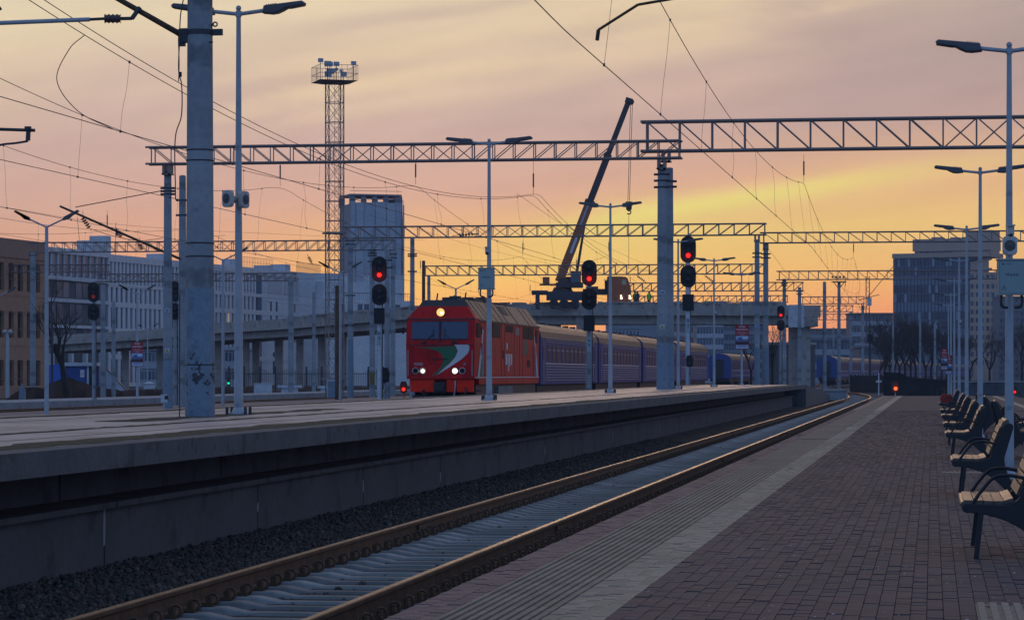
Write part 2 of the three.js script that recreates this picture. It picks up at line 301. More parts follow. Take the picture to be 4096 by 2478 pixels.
    const k = 0.045 + 0.12 * r() * r() * r(), w = r() < 0.3 ? 0.9 : 0.35; inst.setColorAt(i, c.setRGB(k * (1.05 + w * r()), k, k * (0.72 + 0.2 * r())));
  }
  inst.name = 'ballast_stones'; inst.userData = { kind: 'stuff' }; scene.add(inst);
}
// the other tracks across the station
const otherTracks = [[-16.1, 'railway track behind the high platform, nearest to it', 8, 420], [-20.9, 'railway track under the red locomotive and its blue coaches', 8, 330], [-26.2, 'railway track to the left of the red locomotive', 60, 420], [-37.9, 'pale railed track before the low concrete kerb on the left', 40, 420], [-42.6, 'track hard against the low concrete kerb on the left', 40, 420], [-54, 'farthest left track before the earth bank', 60, 420], [-58.6, 'leftmost track at the foot of the earth bank', 60, 420]];
for (const [x, label, a, b] of otherTracks) { const tr = thing('railway_track', label, 'track', null, 0, 'station tracks'); rails(tr, [[x, a], [x, (a + b) / 2], [x, b]]); part('sleeper_row', Array.from({ length: Math.floor((b - a) / 1.1) }, (_, i) => box(2.7, 0.16, 0.26, x, -0.26, -(a + i * 1.1))), M.concrete, tr).userData.kind = 'stuff'; }

// paved platform on the right
const PR = 0.2;
const rightPlatform = structure('paved_platform', [box2(-3.26, 5.4, -0.4, 0.186, -14, -187), box2(-3.26, 5.4, 0.186, 0.2, -112, -187)], mat(S(0.075, 0.056, 0.055), { map: T.paving, bumpMap: T.grit, bumpScale: 0.006, roughness: 0.9 }));
{
  const brickShape = (w, l, h = 0.014, b = 0.004) => { const r = [[-w / 2, 0, -l / 2], [w / 2, 0, -l / 2], [w / 2, 0, l / 2], [-w / 2, 0, l / 2]], t = r.map(([x, , z]) => [x - Math.sign(x) * b, h, z - Math.sign(z) * b]), p = []; const q = (a, b2, c, d) => { for (const v of [a, b2, c, a, c, d]) p.push(...v); }; q(t[3], t[2], t[1], t[0]); for (let i = 0; i < 4; i++) { const j = (i + 1) % 4; q(r[j], r[i], t[i], t[j]); } const g = new THREE.BufferGeometry(); g.setAttribute('position', new THREE.Float32BufferAttribute(p, 3)); g.computeVertexNormals(); return ready(g); };
  const brick = brickShape(0.0985, 0.1982, 0.014, 0.0015);
  const rnd = rngOf(77), d = new THREE.Object3D(), c = new THREE.Color();
  const list = [];
  const tone = (zone, x = 0, t = 0) => { const k = (0.84 + 0.3 * rnd()) * (x ? 0.72 + 0.56 * fbm(x * 1.3 + 40, t * 0.45, 17, 4) : 1), w = rnd(); if (zone === 'edge') return [0.25 * k, (0.145 + 0.02 * w) * k, 0.135 * k]; if (zone === 'yellow') return [0.42 * k, 0.34 * k, 0.24 * k]; return w < 0.35 ? [0.105 * k, 0.066 * k, 0.068 * k] : [0.082 * k, 0.066 * k, 0.07 * k]; };
  const field = (x0, x1, zone) => { const n = Math.round((x1 - x0) / 0.1), w = (x1 - x0) / n; for (let i = 0; i < n; i++) for (let t = 15.6 + (i % 2) * 0.1; t < 112; t += 0.2) { const x = x0 + (i + 0.5) * w; if (x > 0.036 * t + 1.0) break; list.push([x, t, zone]); } };
  field(-3.26, -2.97, 'edge'); field(-2.32, -1.95, 'yellow'); field(-1.95, 3.6, 'field');
  // the 300 that show largest are single parts, the rest one mass
  const ordered = list.map((b) => { const D = depthOf(b[0], b[1]), px = MID + FOC * (b[1] * SI + b[0] * CO) / D, py = HOR + FOC * 1.47 / D; return [b, px > -100 && px < 4200 && py < 2480 ? D : 1e6 + D]; }).sort((a, b) => a[1] - b[1]).map((e) => e[0]);
  const mats = {}; for (const z of ['edge', 'yellow', 'field']) mats[z] = Array.from({ length: 5 }, () => { const [r, g, b] = tone(z); return mat(S(r, g, b), { map: T.paving, bumpMap: T.grit, bumpScale: 0.004, roughness: 0.85 }); });
  ordered.slice(0, 300).forEach(([x, t, z]) => { const m = part('paver', brick, mats[z][Math.floor(rnd() * 5)], rightPlatform); m.position.set(x, 0.186 + (rnd() - 0.5) * 0.006, -t); m.rotation.set((rnd() - 0.5) * 0.03, (rnd() - 0.5) * 0.02, (rnd() - 0.5) * 0.02); });
  const rest = ordered.slice(300), inst = new THREE.InstancedMesh(brick, mat(S(1, 1, 1), { map: T.paving, bumpMap: T.grit, bumpScale: 0.004, roughness: 0.85 }), rest.length);
  rest.forEach(([x, t, z], i) => { d.position.set(x, 0.186 + (rnd() - 0.5) * 0.006, -t); d.rotation.set((rnd() - 0.5) * 0.03, (rnd() - 0.5) * 0.02, (rnd() - 0.5) * 0.02); d.updateMatrix(); inst.setMatrixAt(i, d.matrix); inst.setColorAt(i, c.setRGB(...tone(z, x, t))); });
  inst.name = 'paver_field'; inst.userData = { kind: 'stuff' }; rightPlatform.add(inst);
  { // pale salt flecks along the joints and a few worn spots
    const fl = [], r = rngOf(314); for (let i = 0; i < 900; i++) { const t = 16 + 34 * Math.pow(r(), 1.7), x = -1.9 + Math.floor(r() * (1.9 + 0.036 * t + 0.6) / 0.1) * 0.1 + (r() - 0.5) * 0.012; if (fbm(x * 2 + 7, t * 0.6, 55, 3) < 0.5) continue; fl.push(new THREE.CircleGeometry(0.005 + 0.009 * r() * r(), 6).rotateX(-Math.PI / 2).scale(1, 1, 1 + r() * 2.5).translate(x, 0.2052, -t)); }
    part('salt_flecks', fl, mat(S(0.42, 0.44, 0.47), { roughness: 1 }), rightPlatform).userData.kind = 'stuff';
  }
  // ribbed guidance tiles
  const bars = (w, l, n) => ready([box(w - 0.004, 0.006, l - 0.004, 0, 0.003, 0), ...Array.from({ length: n }, (_, i) => box(w / n * 0.58, 0.012, l - 0.006, -w / 2 + (i + 0.5) * w / n, 0.011, 0))]);
  const ribGeo = bars(0.325, 0.333, 5), grime = Array.from({ length: 4 }, (_, i) => mat(S(0.27 + 0.025 * i, 0.22 + 0.022 * i, 0.16 + 0.017 * i), { map: T.paving, roughness: 0.85 }));
  for (let k = 0; k < 2; k++) for (let i = 0; i < 140; i++) { const m = part('ribbed_tile', ribGeo, grime[Math.floor(rnd() * 4)], rightPlatform); m.position.set(-2.97 + 0.1625 + k * 0.325, 0.187, -(15.7 + i * 0.3335)); }
  const farRibs = []; for (let k = 0; k < 10; k++) farRibs.push(box(0.039, 0.012, 123.5, -2.97 + 0.065 * (k + 0.5), 0.2045, -(62.4 + 61.75)));
  part('far_ribs', farRibs, grime[2], rightPlatform).userData.kind = 'stuff';
  part('far_edge_strip', box2(-3.25, -2.98, 0.197, 0.205, -112, -186), mat(S(0.24, 0.17, 0.16), { map: T.paving }), rightPlatform);
  part('far_yellow_strip', box2(-2.31, -1.96, 0.197, 0.205, -112, -186), mat(S(0.36, 0.32, 0.24), { map: T.paving }), rightPlatform);
  part('far_yellow_strip', box2(3.9, 4.25, 0.197, 0.205, -30, -186), mat(S(0.36, 0.32, 0.24), { map: T.paving }), rightPlatform);
  const patch = bars(0.3, 0.3, 4);
  for (const [x0, t0, nx, nt] of [[0.42, 16.2, 4, 6], [0.3, 41.3, 3, 2]]) for (let i = 0; i < nx; i++) for (let j = 0; j < nt; j++) { const m = part('ribbed_tile', patch, grime[3], rightPlatform); m.position.set(x0 + i * 0.3, 0.197, -(t0 + j * 0.3)); }
}

// high platform on the left, with an overhanging edge
const PL = 1.06;
{
  const plat = structure('high_platform', [box2(-13.2, -8.32, -0.4, 1.05, 0, -155), box2(-13.2, -7.29, 1.045, PL, 0, -155), box2(-8.32, -7.3, 0.86, 1.044, 0, -155)], M.platform);
  for (let i = 0; i < 40; i++) {
    const t0 = 3.75 + i * 3.93; if (t0 > 151) break;
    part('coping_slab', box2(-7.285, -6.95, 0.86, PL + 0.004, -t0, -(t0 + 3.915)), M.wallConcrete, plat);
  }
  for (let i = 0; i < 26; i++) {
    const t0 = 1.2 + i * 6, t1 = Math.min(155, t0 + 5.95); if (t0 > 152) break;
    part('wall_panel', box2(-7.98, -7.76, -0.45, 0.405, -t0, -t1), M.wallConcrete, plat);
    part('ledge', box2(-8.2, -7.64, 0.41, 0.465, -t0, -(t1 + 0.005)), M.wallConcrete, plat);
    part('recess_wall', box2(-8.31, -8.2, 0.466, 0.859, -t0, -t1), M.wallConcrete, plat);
  }
  // moss and dry grass in the joints behind the edge slabs
  const strip = (xc, w, seed, t0, t1, amp) => { const rows = []; for (let t = t0; t <= t1; t += 0.25) rows.push([V(xc - w / 2 - amp * (fbm(t * 0.9, 1, seed) - 0.3), PL + 0.003, -t), V(xc, PL + 0.006 + 0.012 * fbm(t * 4, 2, seed + 3), -t), V(xc + w / 2 + amp * (fbm(t * 1.1, 5, seed + 9) - 0.3), PL + 0.003, -t)]); return quadSheet(rows.map((r) => r.reverse())); };
  const mossG = [strip(-7.58, 0.46, 3, 5, 154, 0.3), strip(-9.25, 0.05, 5, 5, 154, 0.16), strip(-12.75, 0.3, 7, 20, 154, 0.3), strip(-10.35, 0.4, 11, 34, 47, 0.5)];
  part('moss', mossG, M.moss, plat).userData.kind = 'stuff';
  for (const x of [-8.35, -11.6]) part('paving_joint', box2(x - 0.008, x + 0.008, PL, PL + 0.004, -6, -154), M.lowPlatform, plat);
  { // drip marks on the edge slabs and lime runs at the wall joints
    const dr = [], lm = [], r = rngOf(61); for (let i = 0; i < 34; i++) { const t0 = 3.75 + i * 3.93; if (r() < 0.45) continue; const n = 3 + Math.floor(r() * 5); for (let k = 0; k < n; k++) { const t = t0 + 0.3 + r() * 3.2, h = 0.05 + 0.07 * r(), y = 0.9 + 0.07 * r(); dr.push(slab([[-0.012, 0], [0.014, 0], [0.02, h * 0.6], [0.006, h], [-0.016, h * 0.7]], 0.002).rotateY(Math.PI / 2).translate(-6.951, y, -t)); } }
    for (let i = 1; i < 18; i++) { const t = 1.2 + i * 6 - 0.03; if (r() < 0.4) continue; const h = 0.1 + 0.35 * r(); lm.push(slab([[-0.03, 0], [0.02, 0.02], [0.035, h * 0.6], [0.015, h], [-0.02, h * 0.9], [-0.035, h * 0.4]], 0.003).rotateY(Math.PI / 2).translate(-7.761, -0.12 + r() * 0.2, -t)); }
    part('drip_marks', dr, mat(S(0.05, 0.05, 0.052), { roughness: 1 }), plat).userData.kind = 'stuff'; part('lime_runs', lm, mat(S(0.30, 0.31, 0.31), { roughness: 1 }), plat).userData.kind = 'stuff';
  }
  // sloping end of the platform
  const ramp = structure('platform_ramp', slab([[-155, -0.4], [-155, 1.06], [-197, 0.12], [-197, -0.4]].map(([a, b]) => [-a, b]), 6.1).rotateY(Math.PI / 2).translate(-13.1, 0, 0), M.copingFace);
  solo('concrete_block', [box(1.5, 0.62, 3, 0, 0.31, 0), box(1.7, 0.1, 3.2, 0, 0.67, 0)], M.concrete, 'low concrete block at the foot of the platform ramp', 'block', P(3345, 1599, 190));
}
// low platforms across the tracks on the left
structure('low_platform', [box2(-35.2, -29.4, -0.4, 0.2, -30, -330)], M.lowPlatform);
structure('low_platform_kerb', [box2(-51, -45, -0.4, 0.22, -30, -330), box2(-45.3, -44.9, -0.4, 0.27, -30, -330)], M.concrete);

// ---------------------------------------------------------------- printed plates
function printed(w, h, draw) { const cv = document.createElement('canvas'); cv.width = w; cv.height = h; const g = cv.getContext('2d'); draw(g, w, h); const t = new THREE.CanvasTexture(cv); t.colorSpace = THREE.SRGBColorSpace; return t; }
// a thin plate whose front face carries a print (faces +z before turning)
function plate(name, w, h, d, texture, edge, parent, pos, turn = 0, rough = 0.6) {
  const m = part(name, box(w, h, d), edge, parent); m.position.copy(pos); m.rotation.y = turn;
  const f = new THREE.Mesh(new THREE.PlaneGeometry(w * 0.985, h * 0.985), new THREE.MeshStandardMaterial({ map: texture, roughness: rough })); f.name = 'print'; f.position.z = d / 2 + 0.003; m.add(f); return m;
}
const FACE = YAW;                                               // turn that makes +z look back along the view axis
const textPlate = (txt, bg, fg, w = 128, h = 96) => printed(w, h, (g) => { g.fillStyle = bg; g.fillRect(0, 0, w, h); g.strokeStyle = fg; g.lineWidth = 3; g.strokeRect(5, 5, w - 10, h - 10); g.fillStyle = fg; g.font = 'bold ' + Math.round(h * 0.62) + 'px sans-serif'; g.textAlign = 'center'; g.textBaseline = 'middle'; g.fillText(txt, w / 2, h / 2 + 3); });
const boltPlate = printed(128, 128, (g) => { g.fillStyle = '#b9bdbd'; g.fillRect(0, 0, 128, 128); g.fillStyle = '#1c1a10'; g.beginPath(); g.moveTo(64, 12); g.lineTo(118, 112); g.lineTo(10, 112); g.fill(); g.fillStyle = '#c9b021'; g.beginPath(); g.moveTo(64, 26); g.lineTo(106, 104); g.lineTo(22, 104); g.fill(); g.strokeStyle = '#1c1a10'; g.lineWidth = 8; g.beginPath(); g.moveTo(68, 48); g.lineTo(56, 74); g.lineTo(72, 74); g.lineTo(60, 98); g.stroke(); });

// ---------------------------------------------------------------- masts
const mastGeo = (h, r0, r1) => lathe([[0.001, 0], [r0, 0], [r0, 0.02], ...Array.from({ length: 7 }, (_, i) => [mix(r0, r1, (i + 1) / 7), (i + 1) / 7 * h]), [r1 * 0.6, h + 0.03], [0.001, h + 0.03]], 20);
function clampBand(m, y, r, stubs = true) {
  const g = [new THREE.CylinderGeometry(r + 0.012, r + 0.012, 0.07, 18, 1, false).translate(0, y, 0)];
  if (stubs) for (const s of [-1, 1]) g.push(box(0.16, 0.09, 0.06, s * (r + 0.07), y, 0));
  part('clamp', g, M.darkSteel, m);
}
function mast(label, px, D, y0, y1, r0, r1, o = {}) {
  const p = P(px, HOR, D); p.y = y0; const m = thing(o.name || 'concrete_mast', label, 'mast', p, 0, 'overhead line masts');
  const h = y1 - y0; part('shaft', mastGeo(h, r0, r1), o.mat || M.mast, m);
  if (o.paint) part('painted_foot', lathe([[r0 + 0.006, 0], [mix(r0, r1, o.paint / h) + 0.006, o.paint], [0.01, o.paint + 0.002]], 20), o.footMat || M.mastPaint, m);
  for (const y of o.bands || []) clampBand(m, y - y0, mix(r0, r1, (y - y0) / h), true);
  for (const y of o.wires || []) part('wire_band', new THREE.TorusGeometry(mix(r0, r1, (y - y0) / h) + 0.006, 0.009, 5, 20).rotateX(Math.PI / 2).translate(0, y - y0, 0), M.darkSteel, m);
  for (const [kind, y, w, hh, tx] of o.plates || []) plate(kind, w, hh, 0.012, tx, M.galv, m, V(-SI * -1 * (mix(r0, r1, (y - y0) / h) + 0.012) * 1, y - y0, CO * (mix(r0, r1, (y - y0) / h) + 0.012)), FACE);
  return m;
}
const Y = (py, D) => EYE + (HOR - py) * D / FOC;
{
  // big mast on the high platform, near
  const m = mast('thick weathered concrete mast standing nearest on the high platform', 799, 39.3, PL, 12.6, 0.208, 0.15, { footMat: M.footPaint, paint: Y(1156, 39.3) - PL, wires: [Y(600, 39.3), Y(642, 39.3), Y(972, 39.3), Y(1025, 39.3), Y(1458, 39.3)], bands: [Y(130, 39.3)] });
  const b = m.position, L = (px, py, dz = 0) => P(px, py, 39.3).sub(b).add(V(0, 0, dz));
  part('cantilever', rod(L(735, 145), L(430, -28), 0.043, 0.038, 10), M.rustSteel, m);
  part('cantilever_joint', [box(0.14, 0.2, 0.12, L(738, 142).x, L(738, 142).y, 0.02), box(0.09, 0.24, 0.09, L(725, 150).x, L(725, 150).y, 0.02)], M.darkSteel, m);
  part('stay_tube', rod(L(-160, 102, 0.1), L(366, 81, 0.1), 0.031, 0.031, 10), M.galv, m);
  const ins = part('insulator', [rod(L(366, 81, 0.1), L(424, 78, 0.1), 0.022), rod(L(490, 78, 0.1), L(535, 77, 0.1), 0.026), rod(L(535, 77, 0.1), L(562, 32, 0.05), 0.035)], M.darkSteel, m);
  part('insulator_sheds', Array.from({ length: 8 }, (_, i) => { const a = L(426 + i * 8.2, 78, 0.1), c = L(434 + i * 8.2, 78, 0.1); return rod(a, c, i % 2 ? 0.05 : 0.068, i % 2 ? 0.068 : 0.05, 14); }), M.insul, ins);
  part('earth_cable', tube([L(742, 0, 0.12), L(731, 60, 0.12), L(726, 170, 0.12), L(724, 300, 0.12), L(733, 330, 0.12), L(733, 470, 0.12), L(713, 540, 0.14), L(712, 800, 0.14)], 0.009, 60, 5), M.wire, m);
  part('earth_cable', tube([L(724, 160, 0.15), L(727, 260, 0.15), L(725, 330, 0.15)], 0.008, 20, 5), M.wire, m);
  part('cable_clamp', box(0.035, 0.07, 0.04, L(727, 300).x, L(727, 300).y, 0.13), M.darkSteel, m);
  part('ground_rod', rod(L(736, 1180, 0.24), L(735, 1667, 0.24), 0.008), M.rustSteel, m);
  part('hook', [rod(L(842, 103, 0.05), L(858, 101, 0.05), 0.016), new THREE.TorusGeometry(0.03, 0.011, 6, 14).translate(L(866, 100, 0.05).x, L(866, 100, 0.05).y, 0.05)], M.darkSteel, m);
  part('bolt', rod(L(838, 171, 0.1), L(858, 172, 0.1), 0.012), M.darkSteel, m);
  // steady arm hanging into the frame at its left edge
  const sa = thing('steady_arm', 'dark steady arm and its drop bracket at the left edge of the frame', 'bracket', P(60, 545, 39.3));
  const c = sa.position, Q = (px, py) => P(px, py, 39.3).sub(c);
  part('registration_tube', rod(Q(-150, 512), Q(139, 521), 0.024), M.darkSteel, sa);
  part('drop_bracket', [bar(Q(113, 510), Q(110, 562), 0.06, 0.05), box(0.085, 0.05, 0.06, Q(113, 513).x, Q(113, 513).y, 0)], M.darkSteel, sa);
  part('arm', tube([Q(110, 564), Q(60, 572), Q(0, 579), Q(-120, 620)], 0.017, 20, 6), M.darkSteel, sa);
  part('feeder', rod(Q(2, 30), Q(-40, 60), 0.03), M.darkSteel, sa);
}
const clampYs = (D, ...pys) => pys.map((p) => Y(p, D));
mast('slender mast with number plate carrying the left end of the nearest gantry', 670, 112.6, 0.2, 9.95, 0.205, 0.15, { bands: clampYs(112.6, 752, 764, 776), plates: [['number_plate', Y(1241, 112.6), 0.24, 0.2, textPlate('90', '#aab2ba', '#20242c')], ['warning_plate', Y(1402, 112.6), 0.2, 0.2, boltPlate]], paint: Y(1440, 112.6) - 0.2 });
mast('narrow mast half hidden behind the thick concrete mast', 729, 124, 0.2, 10.6, 0.2, 0.15, { bands: clampYs(124, 800, 860) });
mast('sturdy mast with 5M plate between the two nearest gantries', 2648, 109.6, PL, 10.0, 0.215, 0.165, { bands: clampYs(109.6, 697, 722, 748), paint: Y(1376, 109.6) - PL, plates: [['number_plate', Y(1170, 109.6), 0.26, 0.2, textPlate('5M', '#b2b8be', '#1c2026')], ['warning_plate', Y(1307, 109.6), 0.2, 0.2, boltPlate]] });
mast('second mast standing right behind the 5M mast', 2678, 111.4, PL, 10.0, 0.19, 0.15, { bands: clampYs(111, 722, 744), paint: Y(1376, 111) - PL });
mast('mast carrying the left end of the middle gantry before the wrapped tower', 1401, 178.6, -0.3, 10.5, 0.21, 0.16, { bands: clampYs(178, 960, 975, 1180, 1300), paint: 4.2, mat: M.mast });
mast('left one of the twin masts by the red poster', 3029, 175, 0.2, 10.2, 0.19, 0.15, { bands: clampYs(175, 1012, 1028), paint: 3.4, plates: [['number_plate', Y(1303, 175), 0.3, 0.2, textPlate('115', '#93a8c8', '#20304c')], ['warning_plate', Y(1382, 175), 0.22, 0.22, boltPlate]] });
mast('right one of the twin masts by the red poster', 3064, 178, 0.2, 10.1, 0.2, 0.155, { bands: clampYs(178, 1015, 1031), paint: 3.2 });
mast('mast beside the far red signal', 3138, 247, 0, 10.2, 0.2, 0.15, { bands: clampYs(247, 1133, 1142), plates: [['warning_plate', 3.2, 0.3, 0.3, boltPlate]] });
mast('mast standing before the end of the concrete bridge', 3199, 262, 0, 9.9, 0.21, 0.16, { bands: clampYs(262, 1165, 1175) });
mast('plain mast just left of the blue coach end', 3299, 270, -0.3, 10.7, 0.2, 0.16);
mast('mast with clamps at the right of the rail curve', 3452, 330, -0.3, 9.9, 0.21, 0.16, { bands: clampYs(330, 1228, 1236) });
mast('far mast left of the yard signal box', 3405, 372, -0.3, 10.1, 0.21, 0.16, { bands: clampYs(372, 1256) });
mast('mast at the right end of the gantry behind the wrapped tower', 1571, 206, -0.3, 10.9, 0.2, 0.16, { bands: clampYs(206, 1016, 1030) });
mast('mast before the corner of the brown building', 130, 210, -0.3, 10.9, 0.23, 0.19, { bands: clampYs(210, 1020) });
mast('bare mast rising behind the left flank of the locomotive', 1649, 168, -0.3, Y(951, 168), 0.17, 0.13, { bands: clampYs(168, 1016, 1024, 1085) });
mast('brown mast behind the locomotive cab roof', 1694, 238, -0.3, Y(1043, 238), 0.17, 0.14, { mat: M.rustSteel });
mast('pale mast right behind the brown mast over the cab', 1715, 243, -0.3, Y(1105, 243), 0.17, 0.14);
mast('mast before the white office building carrying a short gantry end', 1163, 219, -0.3, Y(1118, 219), 0.24, 0.2, { plates: [['number_plate', Y(1365, 219), 0.2, 0.2, textPlate('7', '#9fa8b2', '#222831')]] });
mast('slim mast before the concrete bridge on the left', 1255, 226, -0.3, Y(1170, 226), 0.17, 0.14);
mast('brown square looking mast left of the tall signal', 1348, 158, -0.3, Y(1143, 158), 0.13, 0.11, { mat: M.rustSteel });
mast('mast with striped yellow board behind the tall signal', 1489, 182, -0.3, Y(995, 182), 0.21, 0.17, { bands: clampYs(182, 1000, 1012, 1022, 1045), plates: [['hazard_board', Y(1512, 182), 0.3, 0.8, printed(64, 160, (g) => { g.fillStyle = '#1d1b12'; g.fillRect(0, 0, 64, 160); g.strokeStyle = '#a08422'; g.lineWidth = 12; for (let i = -2; i < 9; i++) { g.beginPath(); g.moveTo(-4, i * 26 + 30); g.lineTo(68, i * 26 - 6); g.stroke(); } })], ['number_plate', Y(1474, 182), 0.24, 0.2, textPlate('51', '#b2b8be', '#1c2026')]] });
mast('mast beside the left flank of the red locomotive', 1548, 150, -0.3, Y(1000, 150), 0.17, 0.13, { bands: clampYs(150, 1040, 1070) });
mast('mast beside the dim signal before the glass facade', 411, 200, -0.3, Y(1138, 200), 0.2, 0.17);
mast('slim mast before the blue shed on the left', 207, 195, -0.3, Y(1265, 195), 0.1, 0.09, { mat: M.darkSteel });
mast('short mast before the white stair wall', 453, 212, -0.3, Y(1205, 212), 0.17, 0.15);

// ---------------------------------------------------------------- gantries
const unitRod = ready(new THREE.CylinderGeometry(1, 1, 1, 8, 1));
function member(name, a, b, r, m, parent) { const o = new THREE.Mesh(unitRod, m), d = new THREE.Vector3().subVectors(b, a), L = d.length(); o.name = name; o.position.copy(a).add(b).multiplyScalar(0.5); o.quaternion.setFromUnitVectors(YUP, d.normalize()); o.scale.set(r, L, r); parent.add(o); return o; }
function gantry(label, X0, X1, t, yb, h, o = {}) {
  const dep = o.depth || 0.55, n = o.n, rc = o.rc || 0.042, rw = o.rw || 0.022, style = o.style || (() => 'x');
  const g = thing('gantry', label, 'gantry', V((X0 + X1) / 2, yb, -t), 0, 'overhead line gantries'), cx = (X0 + X1) / 2, q = (x, y, z) => V(x - cx, y, z);
  const put = o.fine ? (nm, a, b, r) => member(nm, a, b, r, M.truss, g) : null, bag = { chord: [], bracing: [] };
  const add = (nm, a, b, r) => (o.fine ? put(nm, a, b, r) : bag[nm === 'chord' ? 'chord' : 'bracing'].push(rod(a, b, r, r, 6)));
  for (const z of [dep / 2, -dep / 2]) for (const y of [0, h]) add('chord', q(X0 - 0.25, y, z), q(X1 + 0.1, y, z), y ? rc : rc);
  for (let k = 0; k <= n; k++) {
    const x = mix(X0, X1, k / n), x2 = mix(X0, X1, (k + 1) / n);
    for (const z of [dep / 2, -dep / 2]) add('post', q(x, 0, z), q(x, h, z), rw * (k % 4 === 0 ? 1.35 : 1.1));
    add('spacer', q(x, 0, -dep / 2), q(x, 0, dep / 2), rw); add('spacer', q(x, h, -dep / 2), q(x, h, dep / 2), rw);
    if (k < n) { const s = style((k + 0.5) / n); for (const z of [dep / 2, -dep / 2]) { const down = s === '\\' || (s === 'x' && z > 0); down ? add('brace', q(x, h, z), q(x2, 0, z), rw) : add('brace', q(x, 0, z), q(x2, h, z), rw); } }
  }
  if (!o.fine) { part('chord', bag.chord, M.truss, g); part('bracing', bag.bracing, M.truss, g); }
  for (const x of o.seats || []) part('seat', [box(0.1, 0.45, 0.5, x - cx - 0.12, -0.22, 0), box(0.1, 0.45, 0.5, x - cx + 0.12, -0.22, 0), box(0.4, 0.05, 0.5, x - cx, -0.42, 0)], M.truss, g);
  return g;
}
const thirds = (u) => (u < 0.3 ? '\\' : u < 0.62 ? 'x' : '/');
gantry('nearest gantry spanning the left tracks from the thick mast to the 5M mast', PX(612, 109), PX(2718, 109), 109, 10.25, 0.68, { n: 26, style: thirds, fine: true, rc: 0.043, rw: 0.02, seats: [PX(670, 109), PX(2648, 109)] });
gantry('tall gantry above the near track running off the right edge', PX(2590, 109.3), 9.5, 109.3, 10.55, 1.17, { n: 16, style: (u) => (u < 0.55 ? '\\' : 'x'), fine: true, rc: 0.055, rw: 0.028, depth: 0.5, seats: [PX(2665, 109.3)] });
gantry('middle gantry from the wrapped tower to the twin masts', PX(1378, 176), PX(3060, 176), 176, 10.55, 0.72, { n: 28, style: thirds, rc: 0.045, rw: 0.024, seats: [PX(1401, 176), PX(3029, 176)] });
gantry('gantry right of the twin masts running off the right edge', PX(3056, 178.5), PX(4200, 178.5), 178.5, 10.15, 0.66, { n: 20, style: () => '\\', rc: 0.042, rw: 0.022, seats: [PX(3064, 178.5)] });
gantry('gantry behind the floodlight tower from the brown building to the wrapped tower', PX(127, 203), PX(1575, 203), 203, 11.0, 0.74, { n: 34, style: (u) => (u < 0.35 ? '\\' : u < 0.6 ? 'x' : '/'), rc: 0.045, rw: 0.024, seats: [PX(130, 203), PX(1571, 203)] });
gantry('fourth gantry over the crane truck cab', PX(1700, 240), PX(3055, 240), 240, 10.4, 0.84, { n: 30, style: (u) => (u < 0.5 ? '\\' : '/'), rc: 0.05, rw: 0.026 });
gantry('far gantry before the glass office tower', PX(3118, 247), PX(3987, 247), 247, 10.1, 0.76, { n: 22, style: (u) => (u < 0.5 ? '\\' : 'x'), rc: 0.05, rw: 0.026, seats: [PX(3138, 247)] });
gantry('distant gantry at the height of the two workers', PX(2500, 286), PX(3212, 286), 286, 10.3, 0.86, { n: 20, style: () => '/', rc: 0.055, rw: 0.03, seats: [PX(3199, 286)] });
gantry('distant gantry low over the right end of the bridge', PX(2480, 332), PX(3150, 332), 332, 10.3, 0.8, { n: 20, style: () => '/', rc: 0.055, rw: 0.03 });
gantry('distant gantry right of the bridge end', PX(3212, 340), PX(3457, 340), 340, 10.3, 0.86, { n: 8, style: () => '\\', rc: 0.055, rw: 0.03, seats: [PX(3452, 340)] });
gantry('farthest gantry over the yard seen below the others', PX(3205, 384), PX(3412, 384), 384, 10.3, 0.86, { n: 8, style: () => '/', rc: 0.06, rw: 0.032 });
gantry('faintest gantry far down the yard', PX(3225, 440), PX(3470, 440), 440, 10.3, 0.9, { n: 9, style: () => '\\', rc: 0.06, rw: 0.034 });
gantry('gantry before the windows of the brown building', PX(-60, 222), PX(430, 222), 222, 10.2, 0.62, { n: 16, style: () => 'x', rc: 0.05, rw: 0.026 });
gantry('gantry end seen before the white office windows', PX(395, 221), PX(1180, 221), 221, 9.35, 0.62, { n: 20, style: (u) => (u < 0.5 ? 'x' : '/'), rc: 0.05, rw: 0.026, seats: [PX(1163, 221)] });
gantry('gantry above the frame carrying the line over the near track', -10.6, 8.5, 38.4, 11.0, 0.9, { n: 14, style: () => '\\', rc: 0.05, rw: 0.026 });
mast('mast beyond the right edge under the overhead gantry', 5500, 38.0, 0.2, 11.0, 0.2, 0.15);

